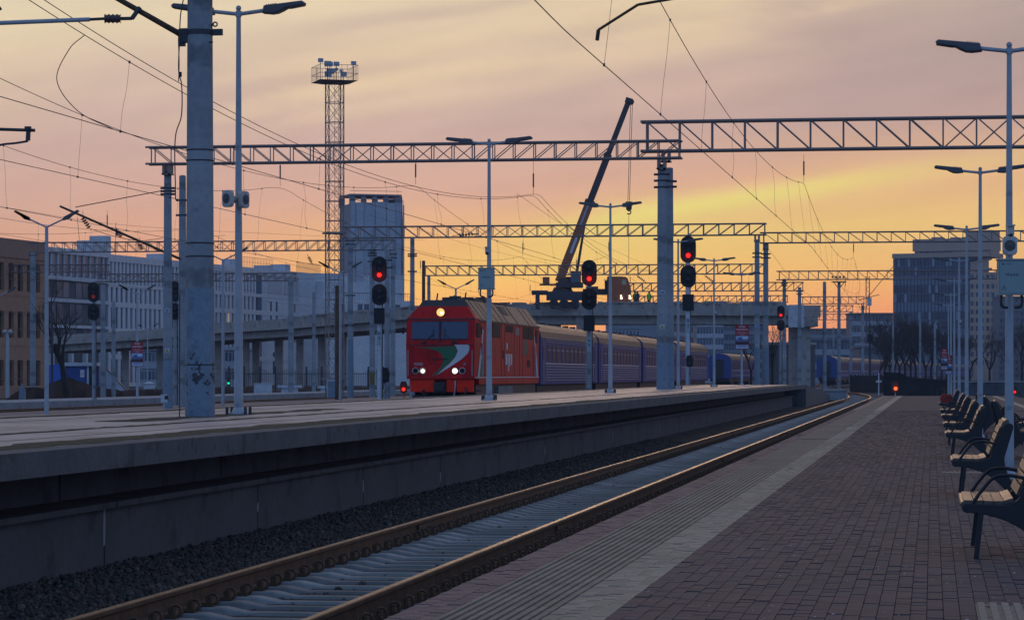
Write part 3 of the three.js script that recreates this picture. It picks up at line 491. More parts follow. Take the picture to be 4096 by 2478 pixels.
// ---------------------------------------------------------------- overhead lines
function line(label, X, supports, o = {}) {
  const g = thing('overhead_line', label, 'wires'), ym = o.ym || 9.2, yc = o.yc || 6.65, sag = o.sag || 1.25, r = o.r || 0.0085, pts = [], cps = [];
  const messY = (t) => { for (let i = 0; i < supports.length - 1; i++) if (t <= supports[i + 1] || i === supports.length - 2) { const u = (t - supports[i]) / (supports[i + 1] - supports[i]); return ym - sag * 4 * u * (1 - u); } };
  const conX = (t) => { for (let i = 0; i < supports.length - 1; i++) if (t <= supports[i + 1] || i === supports.length - 2) { const u = (t - supports[i]) / (supports[i + 1] - supports[i]); return X + 0.3 * ((i % 2 ? -1 : 1) * (1 - 2 * u)); } };
  const bend = o.bend || (() => 0);
  const t0 = supports[0], t1 = supports[supports.length - 1];
  for (let t = t0; t <= t1; t += 2.5) { pts.push(V(X + bend(t), messY(t), -t)); cps.push(V(conX(t) + bend(t), yc, -t)); }
  part('messenger_wire', new THREE.TubeGeometry(new THREE.CatmullRomCurve3(pts), pts.length * 2, r, 5), M.wire, g);
  if (o.twin) part('messenger_wire', new THREE.TubeGeometry(new THREE.CatmullRomCurve3(pts.map((p) => V(p.x + 0.18, p.y + 0.06, p.z))), pts.length * 2, r, 5), M.wire, g);
  if (o.jumper) { const [ta, tb] = o.jumper, a = V(X, messY(ta), -ta), b = V(conX(tb), yc, -tb); part('jumper', tube([a, V(X - 0.55, mix(a.y, b.y, 0.12), -mix(ta, tb, 0.3)), V(X - 0.95, mix(a.y, b.y, 0.45), -mix(ta, tb, 0.5)), V(X - 0.75, mix(a.y, b.y, 0.8), -mix(ta, tb, 0.8)), b], 0.009, 40, 5), M.wire, g); }
  part('contact_wire', new THREE.TubeGeometry(new THREE.CatmullRomCurve3(cps), cps.length * 2, r, 5), M.wire, g);
  for (let i = 0; i < supports.length - 1; i++) for (let k = 1; k < 9; k++) {
    const t = mix(supports[i], supports[i + 1], (k - 0.5) / 8), a = V(X + bend(t), messY(t), -t), b = V(conX(t) + bend(t), yc, -t), w = (hash2(k, i, X * 10) - 0.5) * 0.07;
    if (t > 230) continue;
    part('dropper', [tube([a, V(mix(a.x, b.x, 0.4) + w, mix(a.y, b.y, 0.4), a.z + w), V(mix(a.x, b.x, 0.7) - w, mix(a.y, b.y, 0.7), a.z), b], 0.0035, 8, 4), box(0.03, 0.05, 0.05, a.x, a.y, a.z), box(0.03, 0.05, 0.05, b.x, b.y, b.z)], M.wire, g);
  }
  for (const t of supports) { if (t < 60 || t > 260) continue; const x = X + bend(t); part('hanger_insulator', [rod(V(x, ym, -t), V(x, ym + 0.3, -t), 0.008, 0.008, 5), rod(V(x, ym + 0.3, -t), V(x, ym + 0.85, -t), 0.03, 0.03, 8), rod(V(x, ym + 0.85, -t), V(x, 10.3, -t), 0.008, 0.008, 5)], M.insul, g); }
  return g;
}
const l1 = line('overhead wires above the near track, with a chain of droppers', -5.0, [-28, 40, 108.8, 178.2, 247, 330, 400], { ym: 9.2, yc: 6.68, sag: 1.15, bend: (t) => (t > 185 ? -((t - 185) ** 2) / 1440 : 0) });
part('steady_arm', [rod(V(-5.0, 6.7, -41.2), V(-4.98, 6.86, -41.2), 0.03), rod(V(-4.98, 6.86, -41.2), V(-4.36, 7.2, -41), 0.021), rod(V(-4.36, 7.2, -41), V(-2.4, 7.42, -40.5), 0.021), rod(V(-2.4, 7.42, -40.5), V(-2.2, 11, -38.6), 0.025)], M.rustSteel, l1);
line('overhead wires crossing behind the thick concrete mast', -15.8, [-28, 40, 109, 176, 240, 330, 420], { ym: 8.85, yc: 6.5, sag: 1.6, twin: true, jumper: [50, 52.5] });
line('overhead wires above the red locomotive', -20.6, [-20, 45, 109, 176, 240, 330], { ym: 9.3, yc: 6.5, sag: 1.5 });
line('overhead wires left of the red locomotive', -26.2, [60, 109, 176, 203, 240, 330], { ym: 9.3, yc: 6.4, sag: 1.3 });
line('overhead wires over the left yard tracks', -38, [80, 140, 203, 260, 330], { ym: 9.3, yc: 6.4, sag: 1.2 });
line('overhead wires over the far left yard tracks', -43, [80, 140, 203, 260, 330], { ym: 9.2, yc: 6.4, sag: 1.2 });
// tilted cantilever and its stay before the glass facade
{
  const c = thing('cantilever', 'rusty inclined cantilever with hanging insulators before the glass facade', 'bracket', P(720, 1035, 113)), b = c.position, q = (px, py, D = 113) => P(px, py, D).sub(b);
  part('tube', rod(q(722, 1036), q(238, 824), 0.055, 0.045, 8), M.rustSteel, c);
  part('stay', rod(q(300, 828), q(648, 762, 112.6), 0.02, 0.02, 6), M.rustSteel, c);
  for (const [x, y, x2, y2] of [[330, 872, 358, 914], [462, 918, 486, 948], [558, 978, 566, 1000]]) part('insulator', [rod(q(x, y - 30), q(x, y), 0.01), ...Array.from({ length: 5 }, (_, i) => rod(q(mix(x, x2, i / 5), mix(y, y2, i / 5)), q(mix(x, x2, (i + 0.6) / 5), mix(y, y2, (i + 0.6) / 5)), 0.11, 0.05, 10))], M.insul, c);
  part('pull_wire', tube([q(358, 914), q(470, 948), q(560, 962), q(650, 952)], 0.012, 16, 5), M.wire, c);
  part('pull_wire', tube([q(308, 866), q(316, 960)], 0.01, 8, 5), M.wire, c);
}
// strings of disc insulators anchored on the far gantries
for (const [px, py, px2, py2, D, label] of [[2551, 1104, 2580, 1126, 240, 'disc insulator string left of the 5M mast'], [2824, 1104, 2855, 1128, 240, 'disc insulator string right of the second signal'], [1234, 1028, 1246, 1050, 203, 'short disc insulator string over the office roof'], [1838, 940, 1898, 935, 176, 'horizontal insulator string on the middle gantry']]) {
  const a = P(px, py, D - 0.5), b = P(px2, py2, D - 0.5), g = thing('insulator_string', label, 'insulator', a), q = b.clone().sub(a);
  part('discs', Array.from({ length: 5 }, (_, i) => rod(q.clone().multiplyScalar(i / 5), q.clone().multiplyScalar((i + 0.45) / 5), 0.16, 0.06, 10)), M.insul, g);
  part('link', [rod(V(0, 0, 0), q.clone().multiplyScalar(1.3), 0.03, 0.03, 5), rod(q.clone().multiplyScalar(-0.5), V(0, 0, 0), 0.02, 0.02, 5)], M.wire, g);
}
{ // single wires slung across the yard
  const w = (label, pts, r = 0.008) => solo('slung_wire', tube(pts, r, 40, 5), M.wire, label, 'wire');
  w('long wire sloping down across the left sky behind the masts', [P(-40, 820, 120), P(500, 900, 150), P(1200, 940, 180), P(1700, 960, 230)]);
  w('wire dropping from the middle gantry over the bridge', [P(2066, 773, 109), P(2300, 925, 150), P(2700, 1110, 240)]);
  w('wire running from the locomotive side to the bridge', [P(1480, 860, 160), P(2000, 1010, 200), P(2380, 1090, 238)]);
  w('faint cross wire over the brown building', [P(-40, 930, 205), P(400, 985, 203), P(900, 940, 203)], 0.012);
  w('wire above the floodlit mast at the right', [P(3060, 980, 178), P(3240, 1180, 247), P(3480, 1235, 340)], 0.01);
}

// ---------------------------------------------------------------- platform lamps
const lumShape = slab([[0.40, -0.02], [0.42, 0.055], [0.98, 0.115], [1.0, 0.10], [0.995, 0.085], [0.80, 0.052], [0.74, 0.05], [0.68, 0.015], [0.60, -0.02], [0.52, -0.03]], 0.16, 0.02).translate(0, 0, -0.08);
const lumGeo = [ready(lumShape), ready(lumShape.clone().rotateY(Math.PI))];
const finGeo = [1, -1].map((s) => ready(Array.from({ length: 5 }, (_, i) => box(0.012, 0.03, 0.16, s * (0.44 + i * 0.035), 0.075 + i * 0.004, 0))));
M.lum = mat(S(0.10, 0.095, 0.10), { roughness: 0.5, metalness: 0.2 });
M.lens = mat(S(0.35, 0.33, 0.3), { roughness: 0.25 });
const lensGeo = [1, -1].map((s) => ready(box(0.22, 0.008, 0.13, s * 0.87, 0.052, 0, 0, 0, s * 0.11)));
function platformLamp(label, X, D, y0, H) {
  const t = (D + X * SI) / CO, g = thing('platform_lamp', label, 'lamp post', V(X, y0, -t), 0, 'double armed platform lamps');
  part('pole', lathe([[0.001, 0], [0.072, 0], [0.068, 0.3], [0.05, H * 0.55], [0.034, H], [0.001, H]], 14), M.galv, g);
  part('finial', [ball(0.042, 0, H + 0.07, 0), rod(V(0, H - 0.06, 0), V(0, H + 0.03, 0), 0.046, 0.046, 12)], M.galv, g);
  part('base_flange', [rod(V(0, 0, 0), V(0, 0.03, 0), 0.15, 0.15, 16), rod(V(0, 0.03, 0), V(0, 0.11, 0), 0.11, 0.075, 16)], M.galv, g);
  for (let k = 0; k < 4; k++) { const a = Math.PI / 4 + k * Math.PI / 2; part('anchor_bolt', [rod(V(0.2 * Math.cos(a), 0, 0.2 * Math.sin(a)), V(0.2 * Math.cos(a), 0.1, 0.2 * Math.sin(a)), 0.024, 0.024, 8), ball(0.026, 0.2 * Math.cos(a), 0.1, 0.2 * Math.sin(a), 8, 6)], M.darkSteel, g); }
  [1, -1].forEach((s, i) => {
    part('arm', rod(V(0, H - 0.02, 0), V(s * 0.46, H + 0.035, 0), 0.03, 0.03, 10), M.galv, g);
    const l = part('luminaire', lumGeo[i], M.lum, g); l.position.y = H + 0.02; part('cooling_fins', finGeo[i], M.lum, l); part('lens', lensGeo[i], M.lens, l);
  });
  return g;
}
const ord = ['nearest', 'second', 'third', 'fourth', 'fifth', 'sixth', 'seventh'];
[41.2, 64.5, 88.8, 112.5, 131, 150].forEach((D, i) => platformLamp(['tall lamp post with two loudspeakers beside the thick mast', 'lamp post with a grey box in front of the locomotive', 'lamp post standing before the crane hook', 'lamp post hard right of the 5M mast', 'lamp post right of the second tall signal', 'lamp post carrying a red poster on the high platform'][i], -10.28, D, PL, 6.02));
[38.6, 61.9, 86.3, 110.4, 134.5, 158.5, 182.5].forEach((D, i) => platformLamp(ord[i] + ' lamp post from the camera on the paved platform', 1.07, D, PR, 6.02));
const lampAt = (X, D) => V(X, 0, -(D + X * SI) / CO);

// loudspeakers, cameras and boxes fixed to the posts
M.horn = mat(S(0.55, 0.50, 0.44), { roughness: 0.5, map: T.paint });
M.hornMouth = mat(S(0.09, 0.085, 0.08), { roughness: 0.7 });
function speaker(label, pos, turn, k = 1) {
  const g = thing('loudspeaker', label, 'loudspeaker', pos, turn);
  const sh = new THREE.Shape(); const w = 0.085 * k, h = 0.115 * k, r = 0.05 * k; sh.moveTo(-w + r, -h); sh.lineTo(w - r, -h); sh.quadraticCurveTo(w, -h, w, -h + r); sh.lineTo(w, h - r); sh.quadraticCurveTo(w, h, w - r, h); sh.lineTo(-w + r, h); sh.quadraticCurveTo(-w, h, -w, h - r); sh.lineTo(-w, -h + r); sh.quadraticCurveTo(-w, -h, -w + r, -h);
  part('rim', new THREE.ExtrudeGeometry(sh, { depth: 0.05 * k, bevelEnabled: true, bevelSize: 0.012 * k, bevelThickness: 0.012 * k, bevelSegments: 2 }), M.horn, g);
  part('mouth', lathe([[0.075 * k, 0.066 * k], [0.04 * k, 0.067 * k], [0.02 * k, 0.075 * k], [0.001, 0.085 * k]], 16).rotateX(Math.PI / 2), M.hornMouth, g);
  part('driver', rod(V(0, 0, -0.14 * k), V(0, 0, 0), 0.04 * k, 0.07 * k, 12), M.horn, g);
  part('bracket', box(0.03, 0.03, 0.1, 0, -0.03, -0.15 * k), M.galv, g);
}
speaker('loudspeaker facing left on the tall lamp post', P(916, 794, 41.0), FACE - 0.7); speaker('loudspeaker turned right on the tall lamp post', P(969, 798, 41.1), FACE + 1.0);
speaker('dark oval loudspeaker above the grey box at the right edge', P(4040, 982, 38.4), FACE - 0.1, 1.05);
function camPod(label, pos, turn) { const g = thing('security_camera', label, 'camera', pos, turn); part('housing', [box(0.09, 0.12, 0.12, 0, 0.03, 0), box(0.11, 0.02, 0.16, 0, 0.1, 0.01)], M.horn, g); part('dome', ball(0.042, 0, -0.04, 0.03, 12, 8), M.dark, g); part('bracket', box(0.04, 0.05, 0.08, 0, 0.04, -0.08), M.galv, g); }
camPod('small white camera pair above the box on the second lamp post', P(1948, 1005, 64.3), FACE); camPod('white camera above the oval loudspeaker at the right edge', P(4043, 930, 38.4), FACE);
camPod('white dome camera on the fourth paved platform post', P(3842, 1288, 110), FACE); camPod('white dome camera on the lamp post right of the second signal', P(2863, 1252, 130.7), FACE);
function junctionBox(label, pos, text) {
  const g = thing('junction_box', label, 'box', pos, FACE);
  const cab = part('cabinet', box(0.385, 0.47, 0.16), M.boxGrey, g);
  const f = new THREE.Mesh(new THREE.PlaneGeometry(0.37, 0.455), new THREE.MeshStandardMaterial({ roughness: 0.6, map: printed(256, 316, (q) => { q.fillStyle = '#8f9c98'; q.fillRect(0, 0, 256, 316); q.strokeStyle = '#6d7875'; q.lineWidth = 4; q.strokeRect(4, 4, 248, 308); q.fillStyle = '#2a3033'; q.font = 'bold 40px sans-serif'; q.textAlign = 'center'; q.fillText(text, 122, 150); q.beginPath(); q.arc(38, 34, 9, 0, 7); q.fill(); q.fillStyle = '#5c6664'; q.fillRect(60, 30, 60, 6); q.strokeStyle = '#2a3033'; q.lineWidth = 4; q.beginPath(); q.moveTo(46, 240); q.lineTo(66, 278); q.lineTo(26, 278); q.closePath(); q.stroke(); q.fillStyle = '#2a3033'; q.fillRect(44, 254, 4, 14); }) })); f.name = 'door_print'; f.position.z = 0.083; cab.add(f);
  part('lid_edge', [box(0.41, 0.02, 0.19, 0, 0.245, 0), box(0.41, 0.015, 0.19, 0, -0.243, 0)], M.boxGrey, g);
  for (const s of [-1, 1]) part('conduit', tube([V(s * 0.14, -0.25, 0), V(s * 0.145, -0.36, 0), V(s * 0.12, -0.41, -0.02), V(s * 0.05, -0.42, -0.05)], 0.02, 14, 7), M.darkSteel, g);
}
M.boxGrey = mat(S(0.30, 0.36, 0.34), { roughness: 0.6, map: T.paint });
junctionBox('grey equipment box on the lamp post before the locomotive', P(1946, 1114, 64.1), 'TFortis'); junctionBox('grey equipment box cut by the right edge of the frame', P(4048, 1108, 38.2), 'TFortis');

// Y shaped lamps on the low platforms
function yLamp(label, px, D, y0, H, k = 1) {
  const p = P(px, HOR, D); p.y = y0; const g = thing('y_lamp', label, 'lamp post', p, 0, 'Y shaped lamps across the tracks');
  part('pole', lathe([[0.001, 0], [0.085, 0], [0.06, H], [0.001, H]], 12), M.galv, g);
  for (const s of [-1, 1]) {
    part('arm', rod(V(0, H - 0.05, 0), V(s * 0.72 * k, H + 0.28 * k, 0), 0.032, 0.028, 8), M.galv, g);
    part('luminaire', slab([[0.62, 0.20], [0.66, 0.30], [0.78, 0.36], [1.15, 0.54], [1.17, 0.51], [0.92, 0.36], [0.8, 0.25]].map(([a, b]) => [a * k, b * k]), 0.16, 0.015).translate(0, 0, -0.08).scale(s, 1, 1).translate(0, H, 0), M.lum, g);
  }
}
yLamp('Y shaped lamp nearest to the left edge', 185, 98, 0.2, 6.75); yLamp('Y shaped lamp right behind the tall platform lamp', 891, 126.6, 0.2, 6.75); yLamp('Y shaped lamp in front of the floodlight tower', 1361, 146, 0.2, 6.9); yLamp('Y shaped lamp peeping over the cab of the locomotive', 1823, 174, 0.2, 6.9);
yLamp('Y shaped lamp carrying the left red poster', 548, 172, 0.22, 6.5); yLamp('small distant Y shaped lamp before the bridge', 589, 280, -0.3, 6.6);
yLamp('Y shaped lamp arm reaching in at the left edge', -8, 170, 0.22, 6.3);
{ const g = thing('post_lamp', 'short twin globe post before the brown building', 'lamp post', P(29, 1590, 186)); part('post', rod(V(0, 0, 0), V(0, 4.4, 0), 0.14, 0.1, 10), M.galv, g); for (const s of [-1, 1]) part('globe', ball(0.17, s * 0.2, 4.45, 0), M.lens, g); }

// ---------------------------------------------------------------- red posters
const posterTex = printed(192, 352, (g) => {
  g.fillStyle = '#8e1420'; g.fillRect(0, 0, 192, 352); g.fillStyle = '#e3c9c6'; g.textAlign = 'center'; g.font = 'bold 30px sans-serif'; g.fillText('ПРАВО', 96, 38); g.fillText('ЗАКРЕПИТЬ', 96, 78, 168);
  g.strokeStyle = '#b46a6c'; g.lineWidth = 2; g.strokeRect(6, 92, 180, 62); g.font = '17px sans-serif'; g.fillText('БЕЗОПАСНОСТЬ', 96, 114, 160); g.fillText('НА ЖЕЛЕЗНОЙ ДОРОГЕ', 96, 132, 172); g.fillText('ВАЖНА', 96, 149, 70);
  g.fillStyle = '#97a9c0'; g.fillRect(6, 160, 180, 84); g.fillStyle = '#3c5480'; g.fillRect(40, 186, 60, 26); g.fillStyle = '#556a8c'; g.fillRect(6, 212, 180, 32); g.fillStyle = '#c8d2dd'; g.fillRect(100, 176, 70, 22);
  g.fillStyle = '#3d2a2c'; g.fillRect(6, 246, 180, 42); g.fillStyle = '#a9b1c0'; g.fillRect(6, 292, 180, 54); g.fillStyle = '#2a3a66'; g.font = 'bold 26px sans-serif'; g.fillText('БЕРЕГИТЕ', 96, 322, 160);
});
function poster(label, px, py0, py1, D, w, turn = FACE) { const h = (py1 - py0) * D / FOC, g = thing('poster_board', label, 'poster', P(px, (py0 + py1) / 2, D), turn); plate('board', w, h, 0.03, posterTex, M.darkSteel, g, V(0, 0, 0)); part('mount', [box(0.05, 0.05, 0.14, 0, h * 0.3, -0.08), box(0.05, 0.05, 0.14, 0, -h * 0.3, -0.08)], M.galv, g); }
poster('red poster on the Y lamp before the white offices', 548, 1366, 1466, 171.6, 0.74); poster('red poster on the lamp post by the twin masts', 2969, 1298, 1396, 149.6, 0.74);
poster('red poster far along the paved platform', 3780, 1394, 1478, 134.2, 0.42, FACE - 0.9); poster('red poster partly behind the far lamp posts', 3797, 1420, 1496, 158.2, 0.4, FACE - 0.7);

// ---------------------------------------------------------------- signals
M.signalBlack = mat(S(0.012, 0.012, 0.014), { roughness: 0.75 });
M.redGlow = new THREE.MeshStandardMaterial({ color: S(0.2, 0.01, 0.005), emissive: S(1, 0.012, 0.004), emissiveIntensity: 1.15, roughness: 0.4 });
M.redDim = new THREE.MeshStandardMaterial({ color: S(0.1, 0.01, 0.005), emissive: S(1, 0.06, 0.02), emissiveIntensity: 0.09, roughness: 0.4 });
M.deadLens = mat(S(0.012, 0.012, 0.014), { roughness: 0.3 });
function shield(w, h, round) {
  const s = new THREE.Shape(), r = w / 2, c = round ? 0.5 : 0.34;
  s.moveTo(-r, -h / 2 + r * c * 1.3); s.lineTo(-r, h / 2 - r); s.absarc(0, h / 2 - r, r, Math.PI, 0, true); s.lineTo(r, -h / 2 + r * 0.9); s.quadraticCurveTo(r * 0.95, -h / 2 + r * 0.2, r * 0.3, -h / 2); s.lineTo(-r * 0.3, -h / 2); s.quadraticCurveTo(-r * 0.95, -h / 2 + r * 0.2, -r, -h / 2 + r * 0.9);
  return new THREE.ExtrudeGeometry(s, { depth: 0.05, bevelEnabled: true, bevelSize: 0.012, bevelThickness: 0.012, bevelSegments: 2, curveSegments: 16 });
}
function lensUnit(parent, y, r, k, m, hood = true) { const l = part('lens', new THREE.CylinderGeometry(r, r, 0.03, 18).rotateX(Math.PI / 2).translate(0, y, 0.085 * k), m, parent); if (hood) part('hood', [new THREE.CylinderGeometry(r * 1.25, r * 1.1, 0.26 * k, 16, 1, true, -Math.PI * 0.5 - 0.4, Math.PI + 0.8).rotateX(Math.PI / 2).translate(0, y, 0.19 * k)], M.signalBlack, parent); return l; }
function signal(label, px, D, y0, topPy, k, o = {}) {
  const p = P(px, HOR, D); p.y = y0; const g = thing('railway_signal', label, 'signal', p, FACE, 'tall railway signals'), top = Y(topPy, D) - y0;
  const h1 = 1.06 * k, h2 = 0.88 * k, w = 0.62 * k, c1 = top - h1 / 2, c2 = top - h1 - 0.12 * k - h2 / 2;
  part('pole', rod(V(0, 0, -0.12), V(0, c1, -0.12), 0.1 * k, 0.085 * k, 12), o.pale ? M.white : M.mast, g);
  const u = part('upper_head', shield(w, h1, true).translate(0, c1, 0), M.signalBlack, g); part('rear_case', [box(w * 0.6, h1 * 0.8, 0.2, 0, c1, -0.1)], M.signalBlack, u);
  const l = part('lower_head', shield(w, h2, false).translate(0, c2, 0), M.signalBlack, g);
  lensUnit(u, c1 + h1 * 0.26, 0.085 * k, k, M.deadLens); lensUnit(u, c1 - h1 * 0.03, 0.085 * k, k, M.deadLens); lensUnit(u, c1 - h1 * 0.24, 0.105 * k, k, o.dim ? M.redDim : o.off ? M.deadLens : M.redGlow, false);
  lensUnit(l, c2 + h2 * 0.18, 0.085 * k, k, M.deadLens); lensUnit(l, c2 - h2 * 0.14, 0.085 * k, k, M.deadLens);
  if (!o.noBox) { const by = Y(o.boxPy, D) - y0; part('route_box', box(0.46 * k, 0.66 * k, 0.24, 0, by, 0), M.signalBlack, g); }
  if (o.text) plate('number_plate', 0.17 * k, 0.62 * k, 0.01, printed(48, 160, (q) => { q.fillStyle = '#9aa3a6'; q.fillRect(0, 0, 48, 160); q.fillStyle = '#14181c'; q.font = 'bold 44px sans-serif'; q.textAlign = 'center'; o.text.split('').forEach((ch, i) => q.fillText(ch, 24, 48 + i * 52)); }), M.galv, g, V(0, Y(o.textPy, D) - y0, 0.01));
  part('cable', tube([V(0.14, 0, -0.05), V(0.13, c2 * 0.5, -0.05), V(0.14, c2 - 0.3, -0.05)], 0.02, 16, 5), M.dark, g);
  part('ladder', [rod(V(0.1, 0, -0.35), V(0.1, c1, -0.3), 0.015, 0.015, 5), rod(V(-0.12, 0, -0.35), V(-0.12, c1, -0.3), 0.015, 0.015, 5)], M.galv, g);
  if (!o.off && !o.dim) { const li = new THREE.PointLight(new THREE.Color(1, 0.06, 0.02), 0.25, 0); li.position.set(0, c1 - h1 * 0.24, 0.2 * k); li.castShadow = true; g.add(li); }
  return g;
}
signal('tall two headed signal left of the locomotive showing red', 1517, 118, -0.2, 1026, 1, { boxPy: 1262, text: 'Н3', textPy: 1350, pale: true });
signal('two headed red signal in front of the crane truck', 2357, 116, -0.2, 1040, 1, { boxPy: 1292, text: 'Н2', textPy: 1378 });
signal('largest two headed red signal, right of the 5M mast', 2753, 160, -0.2, 944, 1.43, { boxPy: 1209, text: 'НІ', textPy: 1300, pale: true });
signal('dim two headed signal before the glass facade on the left', 373, 150, -0.2, 1128, 1.0, { dim: true, noBox: true });
signal('dark two headed signal half hidden behind the slender numbered mast', 699, 150, -0.2, 1126, 1.0, { off: true, noBox: true });
signal('far two headed red signal between the right hand masts', 3124, 240, -0.2, 1222, 1.05, { noBox: true });
// low signals
function dwarf(label, px, py, D, k, m, lit) { const p = P(px, py, D), g = thing('ground_signal', label, 'signal', V(p.x, -0.3, p.z), FACE); const y = p.y + 0.3; part('post', rod(V(0, 0, -0.1), V(0, y, -0.1), 0.05, 0.05, 8), M.mast, g); const h = part('head', slab([[-0.16 * k, -0.3 * k], [0.16 * k, -0.3 * k], [0.2 * k, 0.1 * k], [0.12 * k, 0.32 * k], [-0.12 * k, 0.32 * k], [-0.2 * k, 0.1 * k]], 0.16, 0.02).translate(0, y + 0.12 * k, -0.1), M.signalBlack, g); part('lens', new THREE.CylinderGeometry(0.11 * k, 0.11 * k, 0.04, 16).rotateX(Math.PI / 2).translate(0, y, 0.1), m, h); if (lit) { const li = new THREE.PointLight(new THREE.Color(1, 0.1, 0.02), lit, 0); li.position.set(0, y, 0.3); li.castShadow = true; g.add(li); } }
M.amberGlow = new THREE.MeshStandardMaterial({ color: S(0.2, 0.02, 0.01), emissive: S(1, 0.09, 0.015), emissiveIntensity: 2.2, roughness: 0.4 });
dwarf('low ground signal glowing orange red at the end of the near track', 3583, 1553, 196, 1.15, M.amberGlow, 0.6); dwarf('low red signal at the left foot of the locomotive', 1614, 1556, 130, 0.8, M.redGlow, 0.2); dwarf('low red signal right of the nearest paved platform post', 4060, 1567, 170, 0.7, M.redGlow, 0.1);
dwarf('dark low signal below the tall signal left of the locomotive', 1539, 1510, 119, 0.95, M.deadLens, 0); dwarf('dark low signal at the foot of the largest signal', 2759, 1452, 159, 1.0, M.deadLens, 0);
{ const g = thing('yard_signal', 'dark square headed yard signal before the distant trees', 'signal', P(3481, 1560, 300), FACE); const top = 5.7; part('pole', rod(V(0, 0, 0), V(0, top + 1.6, 0), 0.16, 0.12, 10), M.darkSteel, g); part('head', box(0.62, 0.85, 0.3, 0, top, 0.15), M.signalBlack, g); }

// ---------------------------------------------------------------- benches
{
  M.slat = mat(S(0.14, 0.11, 0.09), { map: T.rust, roughness: 0.5 }); M.benchIron = mat(S(0.012, 0.011, 0.012), { roughness: 0.55 });
  const L = 1.75;
  const sh = new THREE.Shape(); sh.moveTo(0.03, 0.375); sh.quadraticCurveTo(0, 0.38, 0, 0.41); sh.quadraticCurveTo(0.005, 0.437, 0.04, 0.437); sh.lineTo(0.31, 0.425); sh.quadraticCurveTo(0.43, 0.43, 0.475, 0.53); sh.lineTo(0.605, 0.84); sh.quadraticCurveTo(0.63, 0.885, 0.68, 0.88); sh.quadraticCurveTo(0.72, 0.865, 0.705, 0.82); sh.lineTo(0.61, 0.5); sh.quadraticCurveTo(0.59, 0.42, 0.64, 0.3); sh.lineTo(0.77, 0); sh.lineTo(0.70, 0); sh.quadraticCurveTo(0.6, 0.14, 0.46, 0.25); sh.quadraticCurveTo(0.32, 0.34, 0.12, 0.37); sh.lineTo(0.03, 0.375);
  const side = ready(new THREE.ExtrudeGeometry(sh, { depth: 0.035, bevelEnabled: true, bevelSize: 0.006, bevelThickness: 0.006, bevelSegments: 1, curveSegments: 6 }));
  const legG = ready(bar(V(0.15, 0.4, 0.018), V(0.105, 0, 0.018), 0.045, 0.04));
  const armG = ready(tube([V(0.07, 0.43, 0.018), V(0.16, 0.56, 0.018), V(0.25, 0.652, 0.018), V(0.36, 0.668, 0.018), V(0.50, 0.645, 0.018), V(0.60, 0.64, 0.018)], 0.0145, 24, 8));
  const seatSlats = [[0.045, 0.452, 0], [0.125, 0.452, 0], [0.205, 0.448, 0], [0.285, 0.447, 0.02], [0.365, 0.462, 0.3]].map(([x, y, a]) => ready(box(0.074, 0.03, L - 0.09, x, y, -L / 2 + 0.02, 0, 0, a)));
  const nose = ready(rod(V(0.006, 0.43, -0.04), V(0.006, 0.43, -L + 0.06), 0.026, 0.026, 10));
  const backSlats = [[0.455, 0.545], [0.49, 0.63], [0.525, 0.715], [0.56, 0.8], [0.6, 0.87]].map(([x, y]) => ready(box(0.03, 0.078, L - 0.09, x - 0.004, y, -L / 2 + 0.02, 0, 0, -0.39)));
  const top = ready(rod(V(0.64, 0.9, -0.04), V(0.64, 0.9, -L + 0.06), 0.03, 0.03, 10));
  const bench = (label, D, mirrored) => {
    const X = mirrored ? 1.95 : 0.24, t = (D + X * SI) / CO;
    const g = thing('bench', label, 'bench', V(X, PR, -t - (mirrored ? L : 0)), mirrored ? Math.PI : 0, 'slatted benches down the paved platform');
    for (const z of [0, -L + 0.035]) { const f = part('side_frame', side, M.benchIron, g); f.position.z = z; const l = part('leg', legG, M.benchIron, g); l.position.z = z; const a = part('armrest', armG, M.benchIron, g); a.position.z = z; }
    for (const s of seatSlats) part('seat_slat', s, M.slat, g); part('seat_nose', nose, M.slat, g); for (const s of backSlats) part('back_slat', s, M.slat, g); part('top_rail', top, M.slat, g);
  };
  const Ds = [21.9, 32.8, 47.6, 56.8, 68, 78, 96];
  Ds.forEach((D, i) => bench(ord[i] + ' bench from the camera in the left facing row', D, false));
  [32.8, 47.6, 56.8, 68, 78].forEach((D, i) => bench(ord[i] + ' bench from the camera in the right facing row', D, true));
  solo('red_bag', [slab([[-0.17, 0], [0.17, 0], [0.2, 0.16], [0.14, 0.26], [-0.14, 0.26], [-0.2, 0.16]], 0.2, 0.03)], mat(S(0.35, 0.03, 0.02), { roughness: 0.8 }), 'red bag lying on a far bench', 'bag', V(0.5, PR + 0.47, -(96.3 + 0.4 * SI) / CO - 0.7));
}

// ---------------------------------------------------------------- red diesel locomotive
function hull(rings, mirrorCaps = true) {       // closed skin through rings of equal point count, flat shaded
  const g = quadSheet(rings.map((r) => [...r, r[0]])).toNonIndexed(); const caps = [];
  for (const [r, f] of [[rings[0], true], [rings[rings.length - 1], false]]) { const p = []; for (let i = 1; i < r.length - 1; i++) for (const k of f ? [0, i, i + 1] : [0, i + 1, i]) p.push(r[k].x, r[k].y, r[k].z); const c = new THREE.BufferGeometry(); c.setAttribute('position', new THREE.Float32BufferAttribute(p, 3)); caps.push(c); }
  const m = mergeGeometries([g, ...caps].map((x) => { x.deleteAttribute('uv'); x.deleteAttribute('normal'); return x; })); m.computeVertexNormals(); return m;
}
M.locoRed = new THREE.MeshPhysicalMaterial({ color: S(0.60, 0.012, 0.012), roughness: 0.5, specularIntensity: 0.35, map: T.grime });
M.beamRed = new THREE.MeshPhysicalMaterial({ color: S(0.95, 0.03, 0.01), roughness: 0.6, specularIntensity: 0.3 });
M.roofDark = mat(S(0.055, 0.045, 0.042), { roughness: 0.7 });
